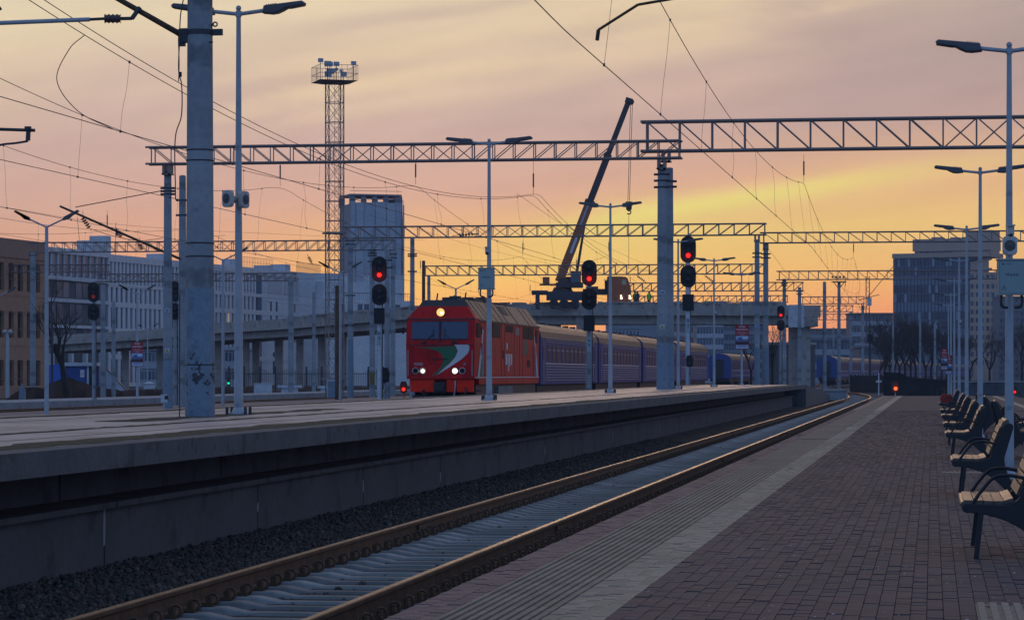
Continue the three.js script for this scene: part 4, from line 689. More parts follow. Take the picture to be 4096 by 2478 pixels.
M.roofMetal = mat(S(0.17, 0.135, 0.115), { roughness: 0.55, metalness: 0.15, map: T.rust });
M.glassDark = mat(S(0.035, 0.055, 0.10), { roughness: 0.06 });
M.winDark = new THREE.MeshPhysicalMaterial({ color: S(0.014, 0.012, 0.013), roughness: 0.6, specularIntensity: 0.3 });
M.logoGreen = mat(S(0.012, 0.13, 0.045), { roughness: 0.45 }); M.logoWhite = mat(S(0.55, 0.56, 0.55), { roughness: 0.5 });
M.lampWarm = new THREE.MeshStandardMaterial({ color: S(0.8, 0.6, 0.3), emissive: S(1, 0.46, 0.07), emissiveIntensity: 1.2, roughness: 0.4 });
M.lampCore = new THREE.MeshStandardMaterial({ color: S(1, 0.9, 0.6), emissive: S(1, 0.93, 0.66), emissiveIntensity: 5, roughness: 0.4 });
{
  const g = thing('locomotive', 'red diesel locomotive with green and white swoosh and three lit lamps', 'locomotive', V(-20.94, 0, -116.5)), L = 19.3;
  const sec = (z, w = 1.53) => [V(-w, 1.22, z), V(-w, 4.02, z), V(-0.9, 4.86, z), V(0.9, 4.86, z), V(w, 4.02, z), V(w, 1.22, z)].reverse();
  part('body', hull([[V(1.53, 1.22, -1), V(1.53, 4.0, -1), V(-1.53, 4.0, -1), V(-1.53, 1.22, -1)].map((p) => p), [V(1.53, 1.22, -L), V(1.53, 4.0, -L), V(-1.53, 4.0, -L), V(-1.53, 1.22, -L)]]), M.locoRed, g);
  // cab front: upright face, raked windscreen band, sloping brow
  const ring = (y, w, zf, zb, wb = w) => [V(-w, y, zf), V(w, y, zf), V(wb, y, zb), V(-wb, y, zb)];
  part('cab_front', hull([ring(1.46, 1.47, 0, -1, 1.53), ring(2.9, 1.5, 0, -1, 1.53), ring(4.05, 1.5, -0.17, -1, 1.53)].reverse()), M.locoRed, g);
  part('brow', hull([ring(4.06, 1.5, -0.18, -1.0, 1.53), ring(4.6, 1.07, -0.66, -1.0, 1.1)].reverse()), M.locoRed, g);
  part('roof_front', hull([ring(4.602, 1.065, -0.665, -1.05, 1.08), ring(4.88, 0.86, -0.92, -1.05, 0.87)].reverse()), M.roofDark, g);
  part('roof_core', hull([[V(1.5, 4.0, -1), V(0.86, 4.86, -1), V(-0.86, 4.86, -1), V(-1.5, 4.0, -1)], [V(1.5, 4.0, -L), V(0.86, 4.86, -L), V(-0.86, 4.86, -L), V(-1.5, 4.0, -L)]]), M.roofDark, g);
  // sloping roof panels with dark seams between them
  for (const [a, b] of [[0.95, 1.7], [1.95, 3.1], [3.3, 4.1], [4.3, 5.9], [6.1, 7.6], [7.85, 9.0], [9.25, 12.1], [12.4, 15.9], [16.2, 17.5], [17.7, 19.25]]) for (const s of [-1, 1]) part('roof_panel', hull([a, b].map((z) => [V(s * 1.55, 4.02, -z), V(s * 0.91, 4.89, -z), V(s * 0.87, 4.86, -z), V(s * 1.5, 3.99, -z)]).map((r) => (s > 0 ? r : r.reverse()))), M.roofMetal, g);
  part('roof_hatch', hull([9.7, 11.2].map((z) => [V(1.27, 4.44, -z), V(0.98, 4.83, -z), V(0.95, 4.8, -z), V(1.24, 4.41, -z)])), M.roofDark, g);
  part('gutter', [box(0.06, 0.07, L - 1, 1.55, 4.0, -(L + 1) / 2), box(0.06, 0.07, L - 1, -1.55, 4.0, -(L + 1) / 2)], M.roofMetal, g);
  part('face_band', box(2.98, 0.05, 0.05, 0, 4.05, -0.17), M.roofDark, g);
  for (const [z, w, h, d] of [[3.2, 0.7, 0.16, 1.6], [6.5, 1.2, 0.2, 2.4], [10.2, 0.9, 0.3, 2.0], [13.6, 1.3, 0.14, 2.2], [16.5, 0.6, 0.2, 1.4]]) part('roof_equipment', [box(w, h, d, 0, 4.88 + h / 2, -z), rod(V(0.1, 4.9, -z), V(0.1, 4.95 + h, -z), 0.3, 0.26, 14)], M.roofDark, g);
  for (const [x, z, h] of [[-0.45, 1.6, 0.3], [0.2, 2.1, 0.22], [0.75, 1.9, 0.34]]) part('horn', rod(V(x, 4.85, -z), V(x + 0.05, 4.9 + h, -z), 0.04, 0.03, 7), M.darkSteel, g);
  // windscreen
  const tilt = Math.atan(0.17 / 1.15), zAt = (y) => -0.17 * (y - 2.9) / 1.15;
  for (const [x0, x1] of [[-1.26, -0.07], [0.05, 1.2]]) { const w = part('windscreen', box(x1 - x0, 0.74, 0.03, (x0 + x1) / 2, 3.55, zAt(3.55) + 0.004, 0, -tilt), M.glassDark, g); part('seal', [box(x1 - x0 + 0.06, 0.035, 0.04, (x0 + x1) / 2, 3.935, zAt(3.93) + 0.004), box(x1 - x0 + 0.06, 0.035, 0.04, (x0 + x1) / 2, 3.165, zAt(3.165) + 0.004)], M.dark, w); }
  for (const [x, s] of [[-0.72, 1], [0.62, -1]]) part('wiper', [rod(V(x, 3.02, 0.05), V(x + s * 0.42, 3.4, 0.0), 0.016, 0.012, 6), rod(V(x + s * 0.42, 3.15, 0.0), V(x + s * 0.42, 3.62, -0.06), 0.014, 0.014, 6), box(0.24, 0.07, 0.06, x, 3.03, 0.0)], M.dark, g);
  part('centre_pillar', box(0.05, 1.0, 0.05, -0.02, 3.48, zAt(3.48) + 0.02, 0, -tilt), M.dark, g);
  // swoosh on the face: points measured on the face in hundredths
  const F = (pts) => pts.map(([cx, cy]) => [(cx - 620) * 0.0036, 5.588 - 0.0036 * cy]);
  part('white_swoosh', slab(F([[790, 738], [955, 738], [972, 752], [976, 790], [955, 840], [880, 912], [740, 1002], [575, 1102], [655, 1028], [735, 962], [800, 890], [834, 815], [815, 768]].reverse()), 0.006).translate(0, 0, 0.012), M.logoWhite, g);
  part('green_swoosh', slab(F([[300, 766], [430, 768], [790, 756], [814, 780], [822, 822], [792, 888], [726, 958], [645, 1028], [580, 1090], [505, 1118], [600, 1040], [650, 960], [660, 905], [640, 850], [585, 812], [500, 788], [400, 775]].reverse()), 0.005).translate(0, 0, 0.006), M.logoGreen, g);
  const num = (txt, x, w) => { const f = new THREE.Mesh(new THREE.PlaneGeometry(w, 0.17), new THREE.MeshStandardMaterial({ roughness: 0.5, map: printed(256, 80, (q) => { q.fillStyle = '#a8141c'; q.fillRect(0, 0, 256, 80); q.fillStyle = '#c9a9ab'; q.font = 'bold 66px sans-serif'; q.textAlign = 'center'; q.fillText(txt, 128, 64, 246); }) })); f.name = 'number'; f.position.set(x, 2.1, 0.008); g.add(f); };
  num('ТЭП70БС', -0.95, 0.42); num('147', 1.06, 0.19);
  part('grab_rail', [rod(V(-0.4, 2.32, 0.05), V(0.35, 2.32, 0.05), 0.018, 0.018, 6)], M.dark, g);
  // lamps
  const lampRing = (x, y, r, z, tiltX = 0) => new THREE.TorusGeometry(r, 0.018, 8, 22).rotateX(tiltX).translate(x, y, z);
  const top = part('top_lamp', [new THREE.CylinderGeometry(0.18, 0.18, 0.03, 24).rotateX(Math.PI / 2).translate(-0.03, 4.33, -0.26)], M.lampWarm, g); part('bulb', ball(0.05, 0.02, 4.3, -0.24), M.lampCore, top); part('lamp_ring', [lampRing(-0.03, 4.33, 0.19, -0.25), rod(V(-0.03, 4.33, -0.75), V(-0.03, 4.33, -0.27), 0.195, 0.195, 24)], M.dark, g);
  for (const [x, lit, r] of [[-1.08, 0, 0.115], [-0.76, 1, 0.115], [0.65, 1, 0.115], [0.97, 0, 0.115]]) { const h = part('buffer_lamp', [new THREE.CylinderGeometry(r, r, 0.05, 20).rotateX(Math.PI / 2).translate(x, 1.81, 0.02)], M.winDark, g); part('lamp_ring', lampRing(x, 1.81, r + 0.012, 0.045), M.galv, h); if (lit) part('bulb', ball(x < 0 ? 0.075 : 0.1, x, 1.8, 0.05), M.lampCore, h); }
  for (const [x, y, z, k] of [[-0.76, 1.8, 0.3, 6], [0.65, 1.8, 0.3, 9], [-0.02, 4.33, -0.1, 5]]) { const sp = new THREE.SpotLight(new THREE.Color(1, 0.85, 0.6), k, 0, 0.5, 0.8); sp.position.set(x, y, z); sp.target.position.set(x, y - 0.6, 12); sp.castShadow = true; g.add(sp, sp.target); }
  // buffer beam and coupler
  for (const [x0, x1] of [[-1.33, -0.28], [0.26, 0.6], [0.7, 1.42]]) part('buffer_beam', box2(x0, x1, 0.9, 1.43, -0.3, -0.1), M.beamRed, g);
  part('coupler', [box2(-0.26, 0.24, 0.86, 1.32, -0.4, 0.15), box2(-0.2, 0.18, 0.95, 1.2, 0.15, 0.4)], M.dark, g);
  part('hose', [tube([V(0.65, 1.4, -0.05), V(0.66, 1.1, 0.05), V(0.6, 0.7, 0.02)], 0.03, 12, 6)], M.galv, g);
  part('hose', [tube([V(1.08, 1.1, -0.05), V(1.15, 0.95, 0.05), V(1.05, 0.7, 0.02)], 0.045, 12, 6), tube([V(-0.7, 1.0, -0.05), V(-0.8, 0.9, 0.05), V(-0.5, 0.65, 0.02)], 0.04, 12, 6)], M.dark, g);
  part('pilot', box2(-1.3, 1.3, 0.25, 0.75, -0.7, -0.45), M.darkSteel, g);
  // flank
  const S2 = 1.532, win = (z0, z1, y0, y1, m = M.winDark, nm = 'side_window') => part(nm, box2(S2 - 0.02, S2 + 0.012, y0, y1, -z0, -z1), m, g);
  win(0.45, 1.3, 3.25, 3.88); win(1.5, 1.62, 2.5, 3.95, M.locoRed, 'cab_door'); win(4.6, 6.9, 3.3, 3.93); win(8.5, 9.55, 3.6, 3.9); win(9.7, 10.7, 3.6, 3.9); win(11.5, 12.7, 3.5, 3.85, M.truss, 'vent'); win(12.8, 13.7, 2.6, 3.9, M.locoRed, 'recess');
  win(13.8, 15.5, 3.35, 3.92); win(15.6, 17.2, 3.35, 3.92); win(13.8, 15.4, 2.6, 3.32, M.roofMetal, 'side_panel'); win(18.1, 18.8, 3.2, 3.85); win(7.6, 7.95, 2.35, 2.75); win(15.3, 16.2, 2.0, 2.35);
  part('waist_strip', box2(S2 - 0.01, S2 + 0.02, 1.5, 1.54, -0.1, -L), M.logoWhite, g);
  for (const [pts] of [[[[0.6, 1.55], [1.0, 1.55], [1.6, 2.4], [2.1, 3.6], [1.9, 3.6], [1.2, 2.4]]], [[[18.9, 1.55], [18.5, 1.55], [18.1, 2.4], [17.6, 3.5], [17.75, 3.5], [18.5, 2.4]]]]) part('flank_stripe', slab(pts.map(([z, y]) => [z, y]), 0.012).rotateY(Math.PI / 2).translate(S2, 0, 0), M.logoWhite, g);
  part('flank_stripe', slab([[0.95, 1.56], [1.9, 1.56], [2.15, 2.5], [1.75, 2.5]], 0.01).rotateY(Math.PI / 2).translate(S2, 0, 0), M.logoGreen, g);
  part('flank_emblem', [[8.7, 2.35, 0.55, 0.5], [9.5, 2.3, 0.5, 0.6], [10.2, 2.35, 0.4, 0.5], [8.9, 2.95, 0.35, 0.3], [9.3, 1.95, 0.3, 0.3]].map(([z, y, w, h]) => box(0.012, h, w, S2 + 0.006, y, -z)), M.logoWhite, g);
  for (const z of [2.55, 4.3, 7.2, 8.2, 11.1, 12.75, 13.75, 17.35, 18.0]) part('panel_seam', box2(S2 - 0.01, S2 + 0.008, 1.56, 3.96, -z, -(z + 0.035)), M.dark, g);
  for (let k = 0; k < 7; k++) part('louvre', box(0.03, 0.025, 2.2, S2 + 0.012, 3.36 + k * 0.085, -5.75), M.darkSteel, g);
  for (const z of [1.42, 1.72, 17.5, 17.8]) part('handrail', [rod(V(S2 + 0.06, 1.6, -z), V(S2 + 0.06, 3.0, -z), 0.018, 0.018, 6), rod(V(S2, 1.6, -z), V(S2 + 0.06, 1.6, -z), 0.014, 0.014, 5), rod(V(S2, 3.0, -z), V(S2 + 0.06, 3.0, -z), 0.014, 0.014, 5)], M.galv, g);
  for (const x of [-1.4, 1.4]) part('handrail', [rod(V(x, 1.6, 0.06), V(x, 2.7, 0.06), 0.016, 0.016, 6)], M.galv, g);
  part('step', [box(0.5, 0.04, 0.25, 1.3, 1.3, -1.6), box(0.5, 0.04, 0.25, 1.3, 0.95, -1.6)], M.darkSteel, g);
  part('mirror', [box(0.05, 0.3, 0.16, 1.72, 3.55, -0.5), box(0.05, 0.3, 0.16, -1.72, 3.55, -0.5)], M.dark, g);
  part('cable_run', [box(2.9, 0.03, 0.02, 0, 2.92, 0.006)], M.dark, g);
  // running gear
  part('underframe', box2(-1.35, 1.35, 0.75, 1.2, -1.2, -L), M.darkSteel, g);
  for (const z of [6.6, 8.8]) part('fuel_tank', box2(0.9, 1.5, 0.4, 1.12, -z, -(z + 2.1)), mat(S(0.22, 0.21, 0.2), { map: T.paint }), g);
  for (const zc of [3.4, 14.8]) { part('bogie_frame', [box2(-1.3, 1.3, 0.55, 0.95, -(zc - 2.2), -(zc + 2.4))], M.dark, g); for (const dz of [-1.9, 0, 1.9]) for (const s of [-1, 1]) part('wheel', rod(V(s * 0.73, 0.61, -(zc + dz)), V(s * 0.87, 0.61, -(zc + dz)), 0.6, 0.6, 20), M.darkSteel, g); }
  part('tail_cover', box2(-1.4, 1.4, 1.2, 3.9, -L, -(L + 0.4)), M.dark, g);
}

// ---------------------------------------------------------------- coaches
M.coachBlue = new THREE.MeshPhysicalMaterial({ color: S(0.03, 0.055, 0.19), roughness: 0.55, specularIntensity: 0.5, map: T.grime });
M.coachEnd = mat(S(0.02, 0.055, 0.22), { roughness: 0.5, map: T.paint });
M.coachRoof = mat(S(0.18, 0.14, 0.105), { roughness: 0.55, metalness: 0.15, map: T.rust });
M.coachRib = mat(S(0.30, 0.27, 0.29), { roughness: 0.4 });  // pale colour paints in the highlights that the blue ribs catch
M.coachWin = new THREE.MeshPhysicalMaterial({ color: S(0.012, 0.014, 0.022), roughness: 0.4, specularIntensity: 0.35 });
function makeCoach(label, group, fine) {
  const g = thing('passenger_coach', label, 'coach', V(0, 0, 0), 0, group), L = 23.7, W = 1.5;
  const roofPts = []; for (let i = 0; i <= 10; i++) { const a = Math.PI * i / 10; roofPts.push([W * 1.01 * Math.cos(a) * (0.96 + 0.04 * Math.abs(Math.cos(a))), 3.5 + 0.82 * Math.pow(Math.sin(a), 0.8)]); }
  part('body', slab([[-W, 1.15], [W, 1.15], [W, 3.52], [-W, 3.52]], L).translate(0, 0, -L), M.coachBlue, g);
  part('roof', slab([...roofPts, [-W * 1.01, 3.46], [W * 1.01, 3.46]].filter((p, i, a) => i === 0 || Math.hypot(p[0] - a[i - 1][0], p[1] - a[i - 1][1]) > 1e-4), L - 0.1).translate(0, 0, -L + 0.05), M.coachRoof, g);
  for (const z of [0, -L]) part('end_wall', slab([...roofPts.map(([x, y]) => [x * 0.985, y - 0.02]), [-W * 0.99, 1.1], [W * 0.99, 1.1]], 0.06).translate(0, 0, z - 0.03 + (z ? -0.03 : 0.03)), M.coachEnd, g);
  for (const z of [0.12, -L - 0.12]) part('gangway', box(1.1, 2.3, 0.3, 0, 2.4, z), M.dark, g);
  part('underframe', [box2(-1.25, 1.25, 0.7, 1.14, -0.3, -L + 0.3), box2(-1.1, 1.1, 0.35, 0.9, -9, -14)], M.dark, g);
  for (const zc of [3.4, L - 3.4]) part('bogie', [box2(-1.2, 1.2, 0.3, 0.8, -(zc - 1.6), -(zc + 1.6)), ...[-1.2, 1.2].map((d) => rod(V(-0.87, 0.47, -(zc + d)), V(0.87, 0.47, -(zc + d)), 0.46, 0.46, 14))], M.dark, g);
  const wg = ready(box(0.02, 0.86, 0.95)), ws = ready(box(0.02, 0.86, 0.5));
  for (const s of fine ? [1, -1] : [1]) {
    for (let i = 0; i < 11; i++) { const w = part('window', i % 10 ? wg : ws, M.coachWin, g); w.position.set(s * (W + 0.004), 2.72, -(2.9 + i * 1.78)); if (fine && s > 0) part('glazing_bar', box(0.03, 0.05, 0.95, 0.004, 0.18, 0), M.coachRib, w); }
    for (const z of [1.0, L - 1.0]) { const d = part('door', box(0.03, 2.1, 0.8, s * (W + 0.003), 2.28, -z), M.coachEnd, g); part('window', box(0.03, 0.7, 0.4, s * (W + 0.01), 2.78, -z), M.coachWin, d); }
    if (fine) for (const [y, h] of [[1.32, 0.05], [1.46, 0.05], [1.6, 0.05], [1.74, 0.05], [1.88, 0.05], [2.02, 0.06], [2.14, 0.09], [3.28, 0.04], [3.38, 0.04], [3.48, 0.04]]) part('side_rib', slab([[0, 0], [0.03, h * 0.3], [0.03, h * 0.7], [0, h]], L - 3.4).translate(s * W * (s > 0 ? 1 : 0) + (s < 0 ? -W - 0.03 : 0), y, -L + 1.7), M.coachRib, g);
    else part('side_rib', [box(0.03, 0.1, L - 3, s * (W + 0.01), 2.14, -L / 2), box(0.03, 0.06, L - 3, s * (W + 0.01), 1.5, -L / 2)], M.coachRib, g);
  }
  if (fine) for (let i = 0; i < 7; i++) part('roof_vent', box(0.3, 0.1, 0.45, 0.35, 4.34, -(2.5 + i * 3.1)), M.roofDark, g);
  return g;
}
{
  const c1 = makeCoach('first blue coach right behind the locomotive', 'blue coaches of the red locomotive', true);
  c1.position.set(-20.94, 0, -136.7);
  ['second blue coach behind the locomotive', 'third blue coach, partly behind the 5M mast', 'fourth blue coach, farthest behind the locomotive'].forEach((label, i) => { const c = c1.clone(); c.name = numbered('passenger_coach'); c.userData = { ...c1.userData, label }; c.position.set(-20.94 + [0, 0.05, 0.3][i], 0, -136.7 - (i + 1) * 24.5); c.rotation.y = [0, -0.004, -0.012][i]; scene.add(c); });
  const f1 = makeCoach('far coach showing its blue end left of the red poster', 'far parked coaches', false); { const p = P(2878, HOR, 356); f1.position.set(p.x, 0, p.z); f1.rotation.y = -0.075; }
  // long train curving away to the right behind the paved platform
  let px = -15.4, pt = 408, a = -0.045;
  for (let i = 0; i < 17; i++) { const c = f1.clone(); c.name = numbered('passenger_coach'); c.userData = { label: i ? `coach ${['next', 'second', 'third', 'fourth', 'fifth', 'sixth', 'seventh', 'eighth', 'ninth', 'tenth', 'eleventh', 'twelfth', 'thirteenth', 'fourteenth', 'fifteenth', 'sixteenth'][i - 1]} after the blue end of the long far train` : 'blue coach end facing the camera beyond the rail curve', category: 'coach', group: 'long far train' }; c.position.set(px, 0, -pt); c.rotation.y = a; scene.add(c); const step = 24.4; px += step * Math.sin(-a); pt += step * Math.cos(a); a -= 0.0022; }
}

// ---------------------------------------------------------------- buildings
// a front standing between two places on the ground; u runs along it, z points out of it
function front(name, label, pxA, DA, pxB, DB, category = 'building', group) {
  const A = P(pxA, HOR, DA), B = P(pxB, HOR, DB); A.y = B.y = -0.36;
  const d = new THREE.Vector3().subVectors(B, A), L = d.length();
  const g = thing(name, label, category, A, Math.atan2(-d.z, d.x), group);
  const U = (px) => { const u = (px - MID) / FOC, rx = u * CO - SI, rz = -(CO + u * SI), den = d.x * rz - d.z * rx; return ((-A.x) * rz - (-A.z) * rx) / den * L; };
  const dep = (px) => { const k = U(px) / L, x = A.x + d.x * k, z = A.z + d.z * k; return -z * CO - x * SI; };
  const H = (px, py) => EYE + 0.36 + (HOR - py) * dep(px) / FOC;
  return { g, L, U, H };
}
const unitBox = ready(new THREE.BoxGeometry(1, 1, 1));
function block(name, u0, u1, y0, y1, z0, z1, m, parent) { const o = new THREE.Mesh(unitBox, m); o.name = name; o.position.set((u0 + u1) / 2, (y0 + y1) / 2, (z0 + z1) / 2); o.scale.set(Math.abs(u1 - u0), Math.abs(y1 - y0), Math.abs(z1 - z0)); parent.add(o); return o; }
const solid = (name, u0, u1, y0, y1, z0, z1, m, parent) => part(name, box2(u0, u1, y0, y1, z0, z1), m, parent);
M.pale = mat(S(0.68, 0.64, 0.62), { map: T.paint, roughness: 0.8 }); M.paleB = mat(S(0.58, 0.57, 0.57), { map: T.paint, roughness: 0.8 });
const panes = [S(0.05, 0.07, 0.10), S(0.075, 0.095, 0.125), S(0.04, 0.05, 0.075), S(0.10, 0.115, 0.14)].map((c) => mat(c, { roughness: 0.22 }));
M.glassBlue = [S(0.07, 0.10, 0.14), S(0.09, 0.125, 0.165), S(0.055, 0.08, 0.115)].map((c) => mat(c, { roughness: 0.2 }));
M.glintWin = new THREE.MeshStandardMaterial({ color: S(0.4, 0.35, 0.2), emissive: S(1, 0.75, 0.35), emissiveIntensity: 0.35 });  // glow stands in for yellow sky mirrored in a few panes
M.greyBrick = mat(S(0.15, 0.16, 0.185), { map: T.rust, roughness: 0.9 });
const brnd = rngOf(505);
{ // brown three storey building at the left edge
  const { g, U, H, L } = front('brown_building', 'brown three storey building with narrow dark windows at the left edge', -160, 222, 178, 238);
  const brown = mat(S(0.44, 0.24, 0.14), { map: T.paint, roughness: 0.85 }), brown2 = mat(S(0.36, 0.20, 0.13), { map: T.paint, roughness: 0.85 }), darkW = mat(S(0.02, 0.015, 0.015), { roughness: 0.35 });
  const top = 13.3, wins = [[-70, -50], [-37, -17], [-4, 15], [33, 54], [69, 91], [106, 121], [143, 160]], rows = [[1053, 1162], [1244, 1350], [1440, 1543]].map(([a, b]) => [H(50, b), H(50, a)]);
  let u = 0; for (const [a, b] of [...wins, [178, 178]]) { const ua = U(a); solid('pier', u, ua, 0, top - 0.02, -0.6, 0, u === 0 ? brown : brown, g); u = U(b); }
  for (const [a, b] of wins) { let y = 0; for (const [y0, y1] of [...rows].reverse()) { } const ys = rows.slice().sort((p, q) => p[0] - q[0]); for (const [y0, y1] of ys) { block('spandrel', U(a), U(b), y, y0, -0.6, -0.003, brown, g); const w = block('window', U(a), U(b), y0, y1, -0.45, -0.3, darkW, g); y = y1; } block('spandrel', U(a), U(b), y, top - 0.02, -0.6, -0.003, brown, g); }
  solid('parapet', -0.2, L + 0.15, top - 1.5, top + 0.1, -0.7, 0.12, brown2, g); solid('plinth', 0, L, 0, 0.9, 0.004, 0.1, brown2, g);
  solid('rear_wall', 0, L - 0.01, 0, top - 0.05, -14, -0.62, brown, g); for (let k = 0; k < 8; k++) block('course', 0, L, 1.6 + k * 1.4, 1.64 + k * 1.4, 0.004, 0.03, brown2, g);
}
{ // office with the glass facade
  const { g, U, H, L } = front('glass_office', 'office block with a band of tall glass panes behind the bare tree', 170, 418, 432, 440);
  const top = 21.1; solid('wall', 0, L, 0, top, -14, -0.4, M.greyBrick, g); solid('roof_band', -0.3, L, top - 0.5, top + 0.35, -14.2, 0.15, M.pale, g);
  const ms = [178, 205, 231, 257, 283, 308, 334, 360, 386, 413, 430];
  for (let i = 0; i < ms.length - 1; i++) { const a = U(ms[i]), b = U(ms[i + 1]); block('glass_pane', a + 0.1, b - 0.1, H(300, 1106), H(300, 1013), -0.35, -0.2, M.glassBlue[i % 3], g); block('mullion', b - 0.1, b + 0.1, H(300, 1108), H(300, 1012), -0.3, 0.05, M.pale, g);
    for (const [p, q] of [[1130, 1190], [1215, 1290], [1318, 1370]]) if ((i * 7 + p) % 3) block('window', a + 0.15, b - 0.15, H(300, q), H(300, p), -0.39, -0.3, panes[i % 4], g); }
  for (const [p, q] of [[1108, 1124], [1196, 1210], [1300, 1312]]) solid('floor_band', 0, L, H(300, q), H(300, p), -0.4, 0.1, M.paleB, g);
  for (const px of [205, 283, 340, 405]) solid('column', U(px) - 0.35, U(px) + 0.35, 0, H(300, 1395), -0.35, 0.3, M.pale, g);
  solid('roof_house', U(463) - 2, U(463) - 0.4, top, top + 2.4, -6, -3, M.paleB, g);
}
{ // long white office building with narrow windows
  const { g, U, H, L } = front('white_office', 'long white office building with close rows of narrow windows', 432, 441, 1315, 534);
  const top = 21.0; solid('core', 0, L, 0, top - 0.1, -14, -0.5, M.paleB, g);
  solid('roof_band', 0, L, 20.1, top + 0.25, -14.1, 0.1, M.pale, g);
  const lv = [[16.6, 20.1], [13.6, 16.0], [9.4, 12.8], [5.2, 8.6], [0.6, 4.4]];
  for (const [a, b] of [[16.0, 16.6], [12.8, 13.6], [8.6, 9.4], [4.4, 5.2], [0, 0.6]]) solid('floor_band', 0, L, a, b, -0.5, 0.06, M.pale, g);
  const bay = (u0, u1, n, li, frac) => { const w = (u1 - u0) / n; for (let i = 0; i < n; i++) { const a = u0 + i * w, [y0, y1] = lv[li]; block('window', a + w * (1 - frac), a + w, y0, y1, -0.45, -0.25, brnd() < 0.012 ? M.glintWin : panes[Math.floor(brnd() * 4)], g); block('pier', a, a + w * (1 - frac), y0, y1, -0.5, 0.0, M.pale, g); } };
  const e = U(1030); bay(0, e, 44, 0, 0.5); for (const li of [1, 2, 3, 4]) bay(0, e, 34, li, 0.5);
  block('glass_strip', e, U(1047), 0.6, 20.1, -0.3, -0.1, M.glassBlue[0], g); solid('plain_strip', U(1047), U(1070), 0, 20.1, -0.5, 0.02, M.paleB, g);
  bay(U(1070), U(1200), 30, 0, 0.5); solid('plain_strip', U(1200), U(1222), 16.6, 20.1, -0.5, 0.02, M.paleB, g); bay(U(1222), L, 18, 0, 0.5);
  solid('plain_wall', U(1070), L, 0.6, 16.0, -0.5, -0.02, M.pale, g);
  for (const [px, y0, y1, m] of [[1083, 11, 15.4, 0], [1106, 11, 15.4, 0], [1178, 8, 15.2, 1], [1197, 8, 15.2, 1], [1216, 8, 15, 0], [1283, 11, 15, 0], [1126, 8, 11, 0], [1094, 2, 6, 0], [1165, 2, 6, 0], [1240, 2, 6, 0]]) block('window', U(px) - 0.35, U(px) + 0.35, y0, y1, -0.03, 0.03, m ? mat(S(0.32, 0.2, 0.12), { roughness: 0.15 }) : panes[0], g);  // warm panes have the yellow reflection painted into their colour
  for (const [px, w, h] of [[478, 1.8, 3.2], [700, 1.6, 1.2], [1000, 2.2, 1.6], [1120, 1.6, 1.0], [1190, 2.6, 1.5]]) solid('roof_unit', U(px) - w / 2, U(px) + w / 2, top + 0.2, top + 0.2 + h, -5, -2, M.paleB, g);
  const rail = (a, b) => part('roof_railing', [...Array.from({ length: 28 }, (_, i) => rod(V(mix(U(a), U(b), i / 27), top + 0.2, -1), V(mix(U(a), U(b), i / 27), top + 2.2, -1), 0.03, 0.03, 4)), rod(V(U(a), top + 2.2, -1), V(U(b), top + 2.2, -1), 0.03, 0.03, 4), rod(V(U(a), top + 1.3, -1), V(U(b), top + 1.3, -1), 0.02, 0.02, 4)], M.darkSteel, g); rail(940, 1110); rail(1205, 1300);
  const fp = part('flag_pole', rod(V(U(528), top, -3), V(U(528), top + 5.1, -3), 0.05, 0.04, 6), M.darkSteel, g); part('flag', slab([[0, 0], [0.7, 0.1], [1.1, -0.1], [0.1, 1.4]], 0.02).translate(U(528), top + 3.6, -3), M.darkSteel, fp);
}
{ // wrapped tower block with an open crown
  const { g, U, H, L } = front('wrapped_tower', 'tall tower wrapped in blue grey netting with an open top', 1400, 520, 1606, 523);
  const net = [S(0.44, 0.45, 0.47), S(0.48, 0.48, 0.49), S(0.41, 0.43, 0.46)].map((c) => mat(c, { map: T.paint, roughness: 0.9 })), frame = mat(S(0.26, 0.24, 0.24), { roughness: 0.9 }), topY = H(1500, 776), sheetY = H(1500, 806);
  solid('core', 0.3, L - 0.3, 0, sheetY - 0.4, -9, -0.3, frame, g);
  const cols = [[1400, 1421], [1447, 1464], [1491, 1509], [1536, 1555], [1582, 1606]];
  for (const [a, b] of cols) for (const z of [-0.5, -8.6]) solid('column', U(a), U(b), sheetY - 0.8, topY - 0.4, z - 0.3, z + 0.3, frame, g);
  solid('crown_beam', 0, L, topY - 0.3, topY, -9.2, 0.1, frame, g); part('guard_rail', [rod(V(0, topY - 1.0, 0), V(L, topY - 1.0, 0), 0.07, 0.07, 5), rod(V(0, topY + 0.6, 0), V(L, topY + 0.6, 0), 0.05, 0.05, 5)], frame, g);
  const seams = [1400, 1421, 1455, 1500, 1545, 1582, 1606];
  for (let i = 0; i < 6; i++) { const a = U(seams[i]) + 0.04, b = U(seams[i + 1]) - 0.04, rows = []; for (let r = 0; r <= 26; r++) { const y = sheetY - 0.2 * Math.abs(Math.sin(i * 2.1)) - r / 26 * (sheetY - 6), row = []; for (let c = 0; c <= 6; c++) row.push(V(mix(a, b, c / 6), y, 0.12 + 0.22 * (fbm(c * 0.7 + i * 9, r * 0.35, 4) - 0.5) + 0.06 * Math.sin(r * 1.2 + i))); rows.push(row); } part('netting', quadSheet(rows), net[i % 3], g); }
  const side = []; for (let r = 0; r <= 20; r++) { const y = topY - 0.3 - r / 20 * (topY - 6), row = []; for (let c = 0; c <= 3; c++) row.push(V(L + 0.1 + 0.5 * smooth(0, 0.4, r / 20) * (1 - c / 3) * fbm(r * 0.6, c, 6), y, 0.1 - c * 3)); side.push(row); } part('netting', quadSheet(side), net[2], g);
  part('hoist_mast', [rod(V(L + 0.45, 0, 0), V(L + 0.45, topY - 2, 0), 0.1, 0.1, 4), rod(V(L + 0.2, 0, 0.3), V(L + 0.2, topY - 1, 0.3), 0.08, 0.08, 4)], M.pale, g);
}
